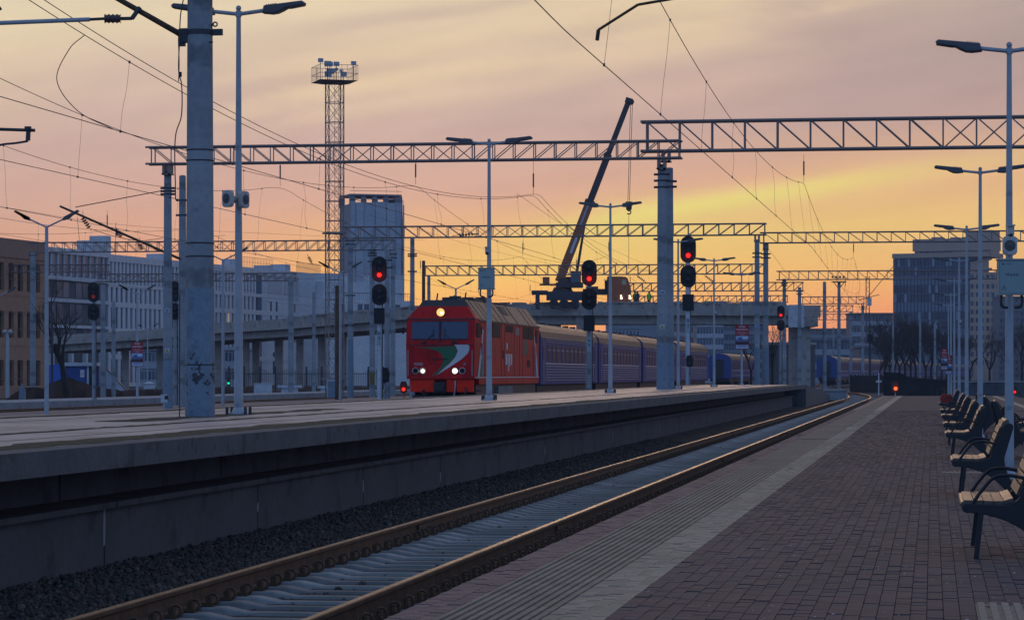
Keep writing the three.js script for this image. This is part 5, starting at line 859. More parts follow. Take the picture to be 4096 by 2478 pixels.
{ // pale hall at the foot of the wrapped tower
  const { g, U, H, L } = front('pale_hall', 'pale hall with a terrace railing at the foot of the wrapped tower', 1312, 470, 1640, 480);
  solid('wall', 0, L, 0, H(1480, 1200), -10, 0, M.pale, g); solid('upper_storey', U(1330), U(1570), 0, H(1480, 1126), -10, -3, M.paleB, g); solid('upper_storey', U(1580), L, 0, H(1600, 1097), -10, -2, M.paleB, g); solid('ridge', U(1318), U(1470), 0, H(1400, 1090), -10, -5, M.paleB, g);
  part('terrace_railing', [...Array.from({ length: 40 }, (_, i) => rod(V(mix(0, L, i / 39), H(1480, 1200), -0.2), V(mix(0, L, i / 39), H(1480, 1172), -0.2), 0.03, 0.03, 4)), rod(V(0, H(1480, 1172), -0.2), V(L, H(1480, 1172), -0.2), 0.05, 0.05, 4)], M.darkSteel, g);
  for (const px of [1345, 1368, 1440, 1466, 1590]) block('window', U(px) - 0.5, U(px) + 0.5, H(1480, 1262), H(1480, 1216), -0.05, 0.03, panes[1], g);
}
// concrete road bridge, half demolished, crossing the yard
M.bridge = mat(S(0.40, 0.34, 0.29), { map: T.concrete, roughness: 0.95 });
const deckPath = [[3214, 268, 8.6], [2900, 272, 8.72], [2500, 278, 8.85], [2100, 285, 8.95], [1800, 293, 8.85], [1500, 305, 8.45], [1300, 316, 8.15], [1000, 330, 7.85], [700, 342, 7.2], [460, 352, 6.9], [230, 364, 6.5]].map(([px, D, y]) => { const p = P(px, HOR, D + 4.6); return [p.x, -p.z, y]; });
{
  const g = thing('concrete_bridge', 'grey concrete road bridge with ragged edge carrying the crane truck', 'bridge');
  part('deck', sweep([[-4.6, -0.02], [-4.6, -1.25], [4.6, -1.25], [4.6, -0.02], [4.3, -0.02], [4.3, -0.62], [-4.3, -0.62], [-4.3, -0.02]].map(([a, b]) => [-a, b]).reverse(), deckPath), M.bridge, g);
  for (const o of [-3.4, -1.1, 1.1, 3.4]) part('girder', sweep([[o - 0.35, -1.26], [o - 0.35, -2.1], [o + 0.35, -2.1], [o + 0.35, -1.26]].reverse(), deckPath), M.bridge, g);
  const lump = []; const r = rngOf(31); for (let k = 0; k < 160; k++) { const i = Math.floor(r() * 6), u = r(), a = deckPath[i], b = deckPath[i + 1]; const dx = b[0] - a[0], dt = b[1] - a[1], Ln = Math.hypot(dx, dt); lump.push(box(0.3 + r() * 1.1, 0.05 + r() * 0.22, 0.3, mix(a[0], b[0], u) - dt / Ln * -4.45 * -1, mix(a[2], b[2], u) + 0.04, -(mix(a[1], b[1], u) + dx / Ln * 4.45), r() * 0.3, 0, (r() - 0.5) * 0.1)); }
  part('broken_parapet', lump, M.bridge, g).userData.kind = 'stuff';
  const pier = (px, D, w, top, nm = 'pier') => { const p = P(px, HOR, D); part(nm, box(w, top + 0.4, 1.2, p.x, top / 2 - 0.2, p.z, FACE), M.bridge, g); };
  for (const [px, D, w, t] of [[982, 333, 0.8, 5.85], [1024, 336, 0.85, 5.85], [1115, 328, 0.95, 5.95], [1199, 323, 0.8, 6.0], [1287, 319, 0.85, 6.1], [1370, 315, 0.9, 6.15], [870, 337, 0.8, 5.5], [760, 342, 0.8, 5.2], [640, 348, 0.8, 5.0], [500, 354, 0.8, 4.8], [2330, 280.5, 1.25, 8.2], [2200, 286, 1.2, 6.8], [3178, 270, 1.05, 6.4], [3223, 268.5, 0.85, 6.4]]) pier(px, D + 1, w, t);
  const c = P(3200, HOR, 269); part('pier_cap', box(2.4, 0.9, 8, c.x, 6.75, c.z - 3.5, FACE), M.bridge, g); const e = P(3186, HOR, 267.4); part('end_wall', box(1.5, 2.2, 0.5, e.x, 7.3, e.z, FACE), M.paleB, g);
}
{ // bridge railing scraps and dark abutment beyond its end
  const { g, U, H, L } = front('abutment_wall', 'grey abutment wall beyond the cut end of the bridge', 3060, 300, 3262, 300, 'wall'); solid('wall', 0, L, 0, 5.2, -3, 0, mat(S(0.13, 0.11, 0.105), { map: T.concrete }), g); solid('cap', -0.1, L + 0.1, 5.2, 5.5, -3.1, 0.15, M.bridge, g);
}
// ---------------------------------------------------------------- crane truck and workers on the bridge
const craneD = 281.5;
{
  const base = P(2330, HOR, craneD); base.y = 8.3; const g = thing('crane_truck', 'orange crane truck with raised dark telescopic boom and lit headlamps', 'truck', base, FACE);
  const k = craneD / FOC, x = (px) => (px - 2330) * k, y = (py) => EYE + (HOR - py) * k - 8.3;
  const org = mat(S(0.42, 0.11, 0.03), { roughness: 0.55, map: T.paint }), nav = mat(S(0.06, 0.035, 0.03), { roughness: 0.5 });
  part('chassis', [box2(x(2128), x(2442), y(1178), y(1166), -1.1, 1.1), box2(x(2186), x(2330), y(1200), y(1166), -1.15, 1.2)], M.darkSteel, g);
  part('bumper_beam', box2(x(2126), x(2190), y(1174), y(1162), -1.2, 1.2), M.darkSteel, g);
  for (const px of [2150, 2365]) part('outrigger', [box2(x(px) - 0.22, x(px) + 0.22, -0.05, y(1166), 1.1, 1.5), box(0.7, 0.08, 0.6, x(px), 0.0, 1.3)], M.darkSteel, g);
  for (const px of [2215, 2255, 2300, 2480]) for (const z of [-1.05, 1.05]) part('wheel', rod(V(x(px), 0.5, z - 0.15), V(x(px), 0.5, z + 0.15), 0.5, 0.5, 18), M.dark, g);
  part('turntable', [rod(V(x(2250), y(1166), 0), V(x(2250), y(1150), 0), 1.1, 0.9, 18), slab([[x(2222), y(1150)], [x(2290), y(1150)], [x(2284), y(1128)], [x(2258), y(1112)], [x(2238), y(1112)]], 1.4).translate(0, 0, -0.7)], nav, g);
  part('superstructure', [box2(x(2224), x(2332), y(1150), y(1130), -1.0, 1.25), box2(x(2262), x(2284), y(1131), y(1106), -0.9, 0.1), box2(x(2332), x(2440), y(1172), y(1156), -1.05, 1.1), box2(x(2345), x(2392), y(1157), y(1146), -0.9, 0.9), box2(x(2420), x(2436), y(1160), y(1122), -0.9, 0.9)], nav, g);
  part('counterweight', [box2(x(2171), x(2198), y(1136), y(1108), -0.8, 0.8), box2(x(2158), x(2230), y(1141), y(1135), -0.6, 0.6)], org, g);
  const cab = part('operator_cab', box2(x(2282), x(2322), y(1130), y(1087), 0.2, 1.3), mat(S(0.09, 0.1, 0.13), { roughness: 0.25 }), g); part('cab_frame', [box2(x(2281), x(2323), y(1088), y(1085), 0.15, 1.35), box2(x(2314), x(2323), y(1130), y(1087), 0.15, 1.36)], org, cab);
  // telescopic boom
  const b0 = V(x(2242), y(1112), 0), b1 = V(x(2516), y(402), 0), at = (u) => b0.clone().lerp(b1, u), seg = (u0, u1, w0, w1) => { const a = at(u0), b = at(u1); return bar(a, b, 0.55 * w0, 0.62 * w0); };
  part('boom_section', seg(-0.02, 0.43, 1.45, 1), org, g); part('boom_section', seg(0.4, 0.69, 1.12, 1), nav, g); part('boom_section', seg(0.66, 0.985, 0.9, 1), nav, g);
  for (const u of [0.43, 0.69]) part('boom_collar', seg(u - 0.012, u + 0.008, u < 0.5 ? 1.7 : 1.3, 1), nav, g);
  part('boom_decal', (() => { const a = at(0.14), b = at(0.235); return bar(a.add(V(0.05, 0, 0.41)), b.add(V(0.05, 0, 0.41)), 0.02, 0.25); })(), M.logoWhite, g); part('boom_decal', (() => { const a = at(0.3), b = at(0.42); return bar(a.add(V(-0.05, 0, 0.41)), b.add(V(-0.05, 0, 0.41)), 0.02, 0.2); })(), M.galv, g);
  part('boom_head', [box(0.75, 0.5, 0.7, x(2516), y(402), 0, 0, 0, -0.3), rod(V(x(2526), y(408), -0.25), V(x(2526), y(408), 0.25), 0.28, 0.28, 14)], nav, g);
  part('lift_cylinder', [rod(V(x(2300), y(1136), 0), at(0.3).add(V(0.35, -0.1, 0)), 0.16, 0.12, 10)], M.darkSteel, g);
  part('hoist_rope', [rod(V(x(2530), y(410), 0.1), V(x(2518), y(808), 0.1), 0.03, 0.03, 5), rod(V(x(2523), y(410), -0.1), V(x(2512), y(808), -0.1), 0.03, 0.03, 5)], M.wire, g);
  const hb = part('hook_block', slab([[-0.3, 0.2], [0.3, 0.2], [0.24, -0.55], [0, -0.75], [-0.24, -0.55]], 0.3, 0.04).translate(x(2516), y(815), -0.15), M.rustSteel, g); part('hook', [new THREE.TorusGeometry(0.2, 0.06, 8, 16, 4.4).rotateZ(-2.6).translate(x(2516), y(848), 0), rod(V(x(2516), y(838), 0), V(x(2516), y(832), 0), 0.06)], M.rustSteel, hb);
  part('sling', rod(V(x(2516), y(852), 0), V(x(2515), y(1076), 0), 0.022, 0.022, 5), M.wire, g);
  // forward driving cab: its nose turned to the right
  const tc = part('truck_cab', slab([[x(2432), 0.45], [x(2518), 0.45], [x(2521), y(1172)], [x(2519), y(1150)], [x(2507), y(1115)], [x(2500), y(1110)], [x(2438), y(1110)], [x(2432), y(1118)]], 2.2, 0.06).translate(0, 0, -1.0), org, g);
  part('windscreen', slab([[x(2511), y(1142)], [x(2515), y(1142)], [x(2507), y(1120)], [x(2504), y(1120)]], 1.9).translate(0.08, 0, -0.85), M.glassDark, tc); part('side_glass', box2(x(2486), x(2503), y(1140), y(1120), 1.24, 1.285), mat(S(0.55, 0.36, 0.2), { roughness: 0.2 }), tc); part('grille', box2(x(2522), x(2524), y(1188), y(1160), -0.8, 0.8), M.dark, tc); part('roof_shield', box2(x(2430), x(2490), y(1112), y(1106), -1, 1), M.rustSteel, tc);
  part('mirror', [box2(x(2425), x(2428), y(1135), y(1115), 1.2, 1.5), rod(V(x(2418), y(1118), 1.2), V(x(2424), y(1165), 1.2), 0.05)], M.dark, tc);
  for (const px of [2484, 2518]) part('headlamp', [ball(0.11, x(px), y(1193), 1.27), ball(0.07, x(px) - 0.04, y(1184), 1.27)], M.lampCore, tc);
}
function figure(bones, cell, blend) {      // one continuous skin round tapered bones [ax,ay,az,bx,by,bz,r0,r1]
  const N = 44, S0 = 1.0, mc = new MarchingCubes(N, new THREE.MeshBasicMaterial(), false, false, 60000); mc.isolation = 0;
  const sd = (p, b) => { const ba = [b[3] - b[0], b[4] - b[1], b[5] - b[2]], pa = [p[0] - b[0], p[1] - b[1], p[2] - b[2]], l = ba[0] ** 2 + ba[1] ** 2 + ba[2] ** 2, h = clamp((pa[0] * ba[0] + pa[1] * ba[1] + pa[2] * ba[2]) / l, 0, 1); return Math.hypot(pa[0] - ba[0] * h, pa[1] - ba[1] * h, pa[2] - ba[2] * h) - mix(b[6], b[7], h); };
  for (let k = 0; k < N; k++) for (let j = 0; j < N; j++) for (let i = 0; i < N; i++) { const p = [(i - N / 2) / (N / 2) * S0, (j - N / 2) / (N / 2) * S0 + 0.92, (k - N / 2) / (N / 2) * S0]; let d = 1e3; for (const b of bones) { const e = sd(p, b), h = Math.max(blend - Math.abs(d - e), 0) / blend; d = Math.min(d, e) - h * h * blend * 0.25; } mc.field[i + j * N + k * N * N] = -d; }
  mc.update(); const n = mc.count, g = new THREE.BufferGeometry(), pos = mc.positionArray.slice(0, n * 3), nor = mc.normalArray.slice(0, n * 3);
  for (let i = 0; i < n; i++) pos[i * 3 + 1] += 0.92;
  g.setAttribute('position', new THREE.BufferAttribute(new Float32Array(pos), 3)); g.setAttribute('normal', new THREE.BufferAttribute(new Float32Array(nor), 3)); return g;
}
{
  const limbs = (s) => [[0, 0.95, 0, 0, 1.42, 0, 0.15, 0.17], [0.17 * s, 1.42, 0, 0.24 * s, 1.14, 0.02, 0.055, 0.045], [0.24 * s, 1.14, 0.02, 0.2 * s, 0.9, 0.08, 0.045, 0.035], [-0.17 * s, 1.42, 0, -0.23 * s, 1.15, 0, 0.055, 0.045], [-0.23 * s, 1.15, 0, -0.14 * s, 1.0, 0.16, 0.045, 0.035], [-0.17, 1.42, 0, 0.17, 1.42, 0, 0.08, 0.08], [0.09, 0.92, 0, 0.11, 0.5, 0.02, 0.085, 0.06], [0.11, 0.5, 0.02, 0.11, 0.08, 0, 0.06, 0.045], [0.11, 0.06, 0, 0.12, 0.05, 0.14, 0.05, 0.04], [-0.09, 0.92, 0, -0.1, 0.5, 0, 0.085, 0.06], [-0.1, 0.5, 0, -0.11, 0.08, -0.02, 0.06, 0.045], [-0.11, 0.06, 0, -0.12, 0.05, 0.12, 0.05, 0.04], [0, 1.45, 0, 0, 1.58, 0.01, 0.055, 0.055], [0, 1.63, 0.01, 0, 1.68, 0.015, 0.095, 0.1]];
  const vest = [[0, 1.0, 0, 0, 1.42, 0, 0.175, 0.19], [-0.13, 1.42, 0, 0.13, 1.42, 0, 0.1, 0.1]];
  const bodyG = [ready(figure(limbs(1), 0, 0.05)), ready(figure(limbs(-1), 0, 0.05))], vestG = ready(figure(vest, 0, 0.05)), helmet = ready(new THREE.SphereGeometry(0.115, 14, 8, 0, Math.PI * 2, 0, Math.PI * 0.55).translate(0, 1.67, 0.01));
  const cloth = mat(S(0.035, 0.04, 0.06), { roughness: 0.95 }), cloth2 = mat(S(0.045, 0.04, 0.055), { roughness: 0.95 }), hi = mat(S(0.28, 0.62, 0.04), { roughness: 0.9 }), dk = mat(S(0.05, 0.045, 0.07), { roughness: 0.9 });
  const person = (label, px, D, turn, i, vm, hm, c) => { const p = P(px, HOR, D); p.y = 8.33; const g = thing('person', label, 'person', p, FACE + turn); part('body', bodyG[i], c, g); part('vest', vestG, vm, g); part('helmet', helmet, hm, g); };
  person('worker in a bright green vest standing on the bridge beside the truck', 2597, 281, 2.6, 0, hi, mat(S(0.2, 0.09, 0.04)), cloth);
  person('worker in dark jacket standing on the bridge near the truck', 2550, 280.4, -0.5, 1, dk, mat(S(0.1, 0.06, 0.06)), cloth2);
  person('worker in a green vest half hidden behind the dark jacketed one', 2540, 281.6, 0.6, 0, hi, mat(S(0.1, 0.06, 0.06)), cloth);
}
// ---------------------------------------------------------------- floodlight tower
{
  const D = 200, base = P(1338, HOR, D); base.y = -0.36; const g = thing('floodlight_tower', 'tall lattice floodlight tower with railed lamp platform', 'tower', base, FACE + 0.3), k = D / FOC, top = EYE + (HOR - 332) * k + 0.36, w = 0.55, lv = 1.43;
  const cs = [[w, w], [w, -w], [-w, -w], [-w, w]]; for (const [x, z] of cs) member('leg', V(x, 0, z), V(x, top, z), 0.045, M.truss, g);
  const n = Math.floor(top / lv); for (let i = 0; i < n; i++) { const y0 = top - (i + 1) * lv, y1 = y0 + lv; for (let s = 0; s < 4; s++) { const [ax, az] = cs[s], [bx, bz] = cs[(s + 1) % 4]; member('girt', V(ax, y0, az), V(bx, y0, bz), 0.028, M.truss, g); member('brace', V(ax, y0, az), V(bx, y1, bz), 0.018, M.truss, g); member('brace', V(bx, y0, bz), V(ax, y1, az), 0.018, M.truss, g); } }
  part('rest_platform', [box(1.5, 0.12, 1.5, 0, top - 10.9, 0)], M.truss, g); part('rest_platform', [box(1.6, 0.12, 1.6, 0, top - 21.5, 0)], M.truss, g);
  part('platform', [hull([[[0.75, 0.75], [0.75, -0.75], [-0.75, -0.75], [-0.75, 0.75]].map(([x, z]) => V(x, top - 0.05, z)), [[1.42, 1.42], [1.42, -1.42], [-1.42, -1.42], [-1.42, 1.42]].map(([x, z]) => V(x, top + 0.1, z))].reverse())], M.truss, g);
  const rl = []; for (const [x0, z0, x1, z1] of [[1.4, 1.4, 1.4, -1.4], [1.4, -1.4, -1.4, -1.4], [-1.4, -1.4, -1.4, 1.4], [-1.4, 1.4, 1.4, 1.4]]) { for (const h of [0.6, 1.2]) rl.push(rod(V(x0, top + h, z0), V(x1, top + h, z1), 0.018, 0.018, 5)); for (let i = 0; i < 7; i++) rl.push(rod(V(mix(x0, x1, i / 7), top + 0.1, mix(z0, z1, i / 7)), V(mix(x0, x1, i / 7), top + 1.2, mix(z0, z1, i / 7)), 0.014, 0.014, 5)); } part('railing', rl, M.truss, g);
  part('ladder', [rod(V(0.15, 0, w + 0.1), V(0.15, top, w + 0.1), 0.018, 0.018, 5), rod(V(-0.15, 0, w + 0.1), V(-0.15, top, w + 0.1), 0.018, 0.018, 5), ...Array.from({ length: 70 }, (_, i) => rod(V(-0.15, i * top / 70, w + 0.1), V(0.15, i * top / 70, w + 0.1), 0.01, 0.01, 4))], M.truss, g);
  for (const [cx, cy, s, z] of [[657, 92, 1, 1.2], [710, 115, 1.35, 1.2], [778, 92, 1.1, -1], [778, 112, 1.1, 1], [900, 105, 1.0, 1.2], [745, 158, 1.35, 0.4], [722, 186, 1.35, 0.8], [840, 180, 1.2, 0.6], [825, 128, 0.7, -1], [865, 135, 0.6, -1.2], [805, 140, 0.8, -0.8]]) { const fx = (900 + cx * 0.554 - 1338) * k, fy = EYE + (HOR - 200 - cy * 0.554) * k + 0.36; const f = part('floodlight', [hull([[[-0.2, -0.15], [0.2, -0.15], [0.2, 0.15], [-0.2, 0.15]].map(([a, b]) => V(fx + a * s, fy + b * s, z + 0.1)), [[-0.1, -0.08], [0.1, -0.08], [0.1, 0.08], [-0.1, 0.08]].map(([a, b]) => V(fx + a * s, fy + b * s, z - 0.2))])], M.galv, g); part('stand', rod(V(fx, top + 0.1, z), V(fx, fy, z), 0.025, 0.025, 5), M.darkSteel, f); }
}

// ---------------------------------------------------------------- buildings on the right and far away
{ // glass office tower
  const { g, U, H, L } = front('glass_tower', 'tall office tower with blue glass curtain wall and beige top storey', 3575, 905, 3880, 893);
  const beige = mat(S(0.48, 0.33, 0.23), { map: T.paint, roughness: 0.9 }), top = H(3700, 1030); solid('core', 0.2, L, 0, top, -16, -0.4, mat(S(0.1, 0.11, 0.13), { roughness: 0.6 }), g);
  const towerGlass = [S(0.04, 0.06, 0.09), S(0.13, 0.17, 0.22), S(0.025, 0.035, 0.06), S(0.22, 0.26, 0.30)].map((c) => mat(c, { roughness: 0.25 }));
  const nF = 13, nB = 22, fh = (top - 2) / nF, w = L / nB; for (let f = 0; f < nF; f++) { for (let b = 0; b < nB; b++) { const y0 = 2 + f * fh; block('glass_pane', b * w + 0.06, (b + 1) * w - 0.06, y0 + fh * 0.06, y0 + fh * 0.94, -0.35, -0.2 + brnd() * 0.03, towerGlass[f % 3 === 1 ? 1 : brnd() < 0.16 ? 3 : brnd() < 0.5 ? 0 : 2], g); } solid('floor_band', 0, L, 2 + f * fh - 0.12, 2 + f * fh + 0.12, -0.4, -0.05, M.glassBlue[1], g); }
  for (let b = 0; b <= nB; b++) block('mullion', b * w - 0.1, b * w + 0.1, 1.6, top, -0.3, 0.02, M.darkSteel, g);
  solid('base', 0, L, 0, 2, -16, 0, M.paleB, g); solid('cornice', -0.3, L + 6, top, H(3700, 1012), -17, 0.5, beige, g);
  solid('penthouse', U(3650), U(3955), top, H(3700, 1003), -12, -2.4, beige, g); for (let i = 0; i < 10; i++) block('window', U(3672 + i * 13), U(3682 + i * 13), H(3700, 1014), H(3700, 1004), -2.42, -2.3, panes[i % 4], g); solid('upper_block', U(3645), U(3956), H(3700, 1003), H(3700, 955), -13, -1.6, beige, g); solid('plant_room', U(3860), U(3956), H(3700, 955), H(3700, 924), -12, -2.5, beige, g);
  for (const [a, b, h] of [[3707, 3745, 8], [3782, 3812, 6], [3828, 3845, 6]]) solid('roof_unit', U(a), U(b), H(3700, 955), H(3700, 955) + h * 0.08 * 1.2, -9, -5, beige, g);
}
{ // beige wing with separate windows
  const { g, U, H, L } = front('beige_wing', 'beige wing with separate square windows right of the glass tower', 3880, 893, 4003, 893); const beige = mat(S(0.50, 0.34, 0.23), { map: T.paint, roughness: 0.9 }); const top = H(3940, 1088);
  solid('wall', 0, L, 0, top, -12, -0.35, beige, g); solid('stair_tower', 0, U(3958), top, H(3940, 1030), -12, -0.3, beige, g); for (const py of [1032, 1070]) solid('balcony', U(3955), U(3972), H(3940, py + 6), H(3940, py), -6, -1, beige, g);
  const cols = [3890, 3911, 3930, 3953, 3973, 3993], rows = [1108, 1145, 1178, 1213, 1247, 1280, 1313, 1348, 1382, 1416, 1450]; let y = 0;
  const hw = 0.5, us = cols.map(U); for (const r of rows) for (let i = 0; i < 6; i++) { if (r < 1100) continue; const wy = H(3940, r), f = block('window', us[i] - hw, us[i] + hw, wy - 0.75, wy + 0.75, -0.34, -0.2, panes[Math.floor(brnd() * 4)], g); }
  let u = 0; for (const c of us) { block('pier', u, c - hw, 0, top, -0.36, 0, beige, g); u = c + hw; } block('pier', u, L, 0, top, -0.36, 0, beige, g);
  for (const c of us) { let yy = 0; for (const r of [...rows].reverse()) { const wy = H(3940, r); block('spandrel', c - hw, c + hw, yy, wy - 0.75, -0.36, -0.01, beige, g); yy = wy + 0.75; } block('spandrel', c - hw, c + hw, yy, top, -0.36, -0.01, beige, g); }
}
function slabBlock(label, pxA, pxB, D, topPy, cols, rows, wall, o = {}) {
  const { g, U, H, L } = front(o.name || 'apartment_block', label, pxA, D, pxB, D + (o.skew || 0)); const top = H((pxA + pxB) / 2, topPy);
  solid('wall', 0, L, 0, top, -12, -0.25, wall, g); solid('roof_edge', -0.3, L + 0.3, top, top + 0.5, -12.2, 0.3, o.edge || wall, g);
  const w = L / cols, h = top / rows; for (let r = 0; r < rows; r++) { solid('floor_band', 0, L, r * h, r * h + h * 0.4, -0.25, 0.05, o.band || wall, g); for (let c = 0; c < cols; c++) { const f = o.frac || 0.45; block('window', c * w + w * (1 - f) / 2, c * w + w * (1 + f) / 2, r * h + h * 0.42, r * h + h * 0.86, -0.24, -0.15, panes[Math.floor(brnd() * 4)], g); } }
  return g;
}
const wallA = mat(S(0.24, 0.25, 0.27), { map: T.paint }), wallB = mat(S(0.36, 0.36, 0.38), { map: T.paint }), wallC = mat(S(0.22, 0.17, 0.15), { map: T.paint }), wallD = mat(S(0.16, 0.165, 0.18), { map: T.paint });
slabBlock('pale block right of the beige wing behind the nearest post', 3998, 4140, 860, 1190, 7, 12, wallD);
slabBlock('long grey block beyond the right edge', 4145, 4700, 820, 1215, 26, 9, wallA, { band: wallB });
slabBlock('brown block far beyond the right edge', 4720, 5600, 780, 1260, 34, 7, wallC, { band: wallA });
slabBlock('low office wing left of the glass tower', 3405, 3574, 820, 1257, 14, 6, wallC, { band: wallB });
slabBlock('pale apartments seen under the bridge beside the second signal', 2430, 2560, 620, 1262, 9, 5, wallB, { band: wallA });
slabBlock('dark apartments seen under the bridge right of the 5M mast', 2640, 2790, 700, 1255, 12, 6, wallA, { band: wallB, skew: 40 });
slabBlock('white banded apartments seen under the bridge', 2788, 2895, 640, 1262, 9, 6, wallA, { band: mat(S(0.5, 0.5, 0.53), { map: T.paint }) });
slabBlock('grey apartments behind the red poster by the twin masts', 2890, 3075, 740, 1262, 15, 7, wallD, { band: wallA });
slabBlock('low pale depot behind the blue coach end', 3225, 3420, 600, 1362, 14, 3, wallD, { band: wallB, name: 'depot' });
slabBlock('reddish far housing on the skyline right of the bridge end', 3215, 3430, 980, 1318, 18, 6, wallC, { band: wallA });
slabBlock('grey low yard building behind the bare trees', 3440, 3600, 560, 1390, 12, 3, wallD, { name: 'yard_building' });
slabBlock('dim hall behind the left red poster and the bridge piers', 560, 1000, 420, 1400, 30, 2, wallB, { name: 'low_hall', frac: 0.6 });

// ---------------------------------------------------------------- left yard: shed, stair wall, fence, earth bank
{
  const pts = []; for (let i = 0; i <= 90; i++) { const u = i / 90, p = P(mix(120, 1680, u), HOR, mix(200, 262, u)), row = []; const hgt = 0.55 + 0.7 * fbm(u * 26, 1, 3) + (u < 0.2 ? 0.7 * gauss(u - 0.1, 0.04) : 0); for (let j = 0; j <= 8; j++) { const v = j / 8, y = -0.4 + hgt * Math.sin(Math.PI * v) * (0.75 + 0.5 * fbm(u * 60, v * 4, 8)); row.push(V(p.x + (v - 0.5) * 1.2, y, p.z - (v - 0.5) * 9)); } pts.push(row); } structure('earth_bank', quadSheet(pts), M.earth);
  const p = P(243, HOR, 214); p.y = -0.36; const g = thing('blue_shed', 'blue site shed with pale roof edge behind the bare tree', 'shed', p, FACE), k = 214 / FOC, x = (px) => (px - 243) * k, y = (py) => EYE + 0.36 + (HOR - py) * k, bl = mat(S(0.03, 0.075, 0.26), { map: T.paint, roughness: 0.6 }), bl2 = mat(S(0.025, 0.10, 0.40), { roughness: 0.6 });
  part('wall', box2(x(262), x(345), 0, y(1460), -3, 0), bl, g); part('wall', hull([[V(x(193), 0, 0.6), V(x(260), 0, 0.6), V(x(260), 0, -2.4), V(x(193), 0, -2.4)], [V(x(193), y(1460), 0.2), V(x(248), y(1452), 0.2), V(x(248), y(1452), -2.4), V(x(193), y(1460), -2.4)]].reverse()), bl2, g);
  part('roof', box2(x(258), x(392), y(1463), y(1449), -3.2, 0.25), M.paleB, g); part('window', box2(x(320), x(336), y(1508), y(1478), -0.01, 0.05), M.pale, g); for (const px of [350, 379]) part('door_post', box2(x(px) - 0.07, x(px) + 0.07, 0, y(1463), -0.2, 0.02), M.pale, g); part('door', box2(x(354), x(376), 0, y(1468), -0.3, -0.15), M.dark, g); part('wall', box2(x(345), x(392), 0, y(1463), -3, -0.35), bl, g);
  const w = P(424, HOR, 216); w.y = -0.36; const st = thing('stair_wall', 'white sloping stair wall right of the blue shed', 'wall', w, FACE), kk = 216 / FOC; part('panel', slab([[0, 0.3], [1.95, 0.3], [0, 2.5]], 0.2), M.white, st); part('capping', bar(V(-0.05, 2.54, 0.1), V(2.0, 0.33, 0.1), 0.3, 0.06), M.darkSteel, st);
  const sm = (name, label, px, D, build, cat) => { const q = P(px, HOR, D); q.y = -0.1; const t = thing(name, label, cat, q, FACE); build(t, D / FOC); };
  sm('water_tank', 'round white lidded tank by the left red poster', 596, 222, (t, m) => { part('drum', rod(V(0, 0, 0), V(0, 0.95, 0), 0.46, 0.46, 20), M.white, t); part('lid', [rod(V(0, 0.95, 0), V(0, 1.02, 0), 0.5, 0.5, 20), rod(V(0, 1.02, 0), V(0, 1.14, 0), 0.48, 0.1, 20)], M.white, t); }, 'tank');
  sm('white_cabinet', 'white boxy cabinet before the bridge piers', 1051, 232, (t) => { part('case', box(1.45, 0.95, 0.8, 0, 0.48, 0), M.white, t); part('vent', box(0.2, 0.25, 0.02, -0.5, 0.2, 0.41), M.paleB, t); part('lid', box(1.5, 0.05, 0.86, 0, 0.97, 0), M.white, t); }, 'cabinet');
  sm('white_planter', 'white planter with broad rim before the bridge piers', 1158, 230, (t) => { part('bowl', box(1.35, 0.65, 0.8, 0, 0.32, 0), M.white, t); part('rim', box(1.95, 0.22, 1.1, 0, 0.72, 0), M.white, t); }, 'planter');
  sm('white_planter', 'second white planter half hidden by the floodlight tower', 1310, 228, (t) => { part('bowl', box(1.1, 0.6, 0.8, 0, 0.3, 0), M.white, t); part('rim', box(1.6, 0.2, 1.1, 0, 0.68, 0), M.white, t); }, 'planter');
  sm('control_cabinet', 'pale blue control cabinet at the foot of the floodlight tower', 1330, 196, (t) => { part('case', box(0.75, 1.35, 0.5, 0, 0.65, 0), M.paleB, t); part('door', box(0.65, 1.2, 0.02, 0, 0.65, 0.26), M.mastPaint, t); part('roof', box(0.82, 0.06, 0.58, 0, 1.36, 0), M.paleB, t); }, 'cabinet');
  sm('point_machine', 'small black point motor box beside the pale rail', 1090, 98, (t) => { part('case', box(0.9, 0.22, 0.4, 0, 0.12, 0), M.dark, t); part('rod', rod(V(-0.9, 0.05, 0), V(0, 0.05, 0), 0.04), M.darkSteel, t); }, 'machine');
  sm('parking_meter', 'small pale post box beside the slender numbered mast', 655, 104, (t) => { part('post', rod(V(0, 0, 0), V(0, 0.75, 0), 0.04), M.galv, t); part('case', box(0.22, 0.3, 0.2, 0, 0.85, 0), M.white, t); part('hood', rod(V(0.05, 0.88, 0.1), V(0.18, 0.9, 0.1), 0.07, 0.08, 10), M.dark, t); }, 'post');
  sm('valve_box', 'stubby blue box before the brown building', 88, 188, (t) => { part('body', box(0.4, 0.9, 0.4, 0, 0.3, 0), M.mastPaint, t); part('head', rod(V(0, 0.75, 0), V(0, 1.1, 0), 0.13, 0.1, 10), M.mastPaint, t); }, 'box');
  const fn = thing('iron_fence', 'dark iron fence with curved tops below the bridge', 'fence'), fD = (px) => mix(262, 268, (px - 900) / 640), bg = ready(box(0.035, 2.25, 0.035, 0, 1.05, 0));
  for (let px = 900; px <= 1540; px += 7.2) { const q = P(px, HOR, fD(px)), b = part('bar', bg, M.darkSteel, fn); b.position.set(q.x, -0.1, q.z); b.scale.y = 0.95 + 0.1 * Math.sin((px - 900) / 18); }
  for (let px = 915; px <= 1540; px += 62) { const q = P(px, HOR, fD(px)); part('post', box(0.14, 2.5, 0.14, q.x, 1.15, q.z), M.darkSteel, fn); }
  part('rail', [0.3, 1.7].map((h) => rod(P(900, HOR, 262).setY(h), P(1540, HOR, 268).setY(h), 0.03, 0.03, 5)), M.darkSteel, fn);
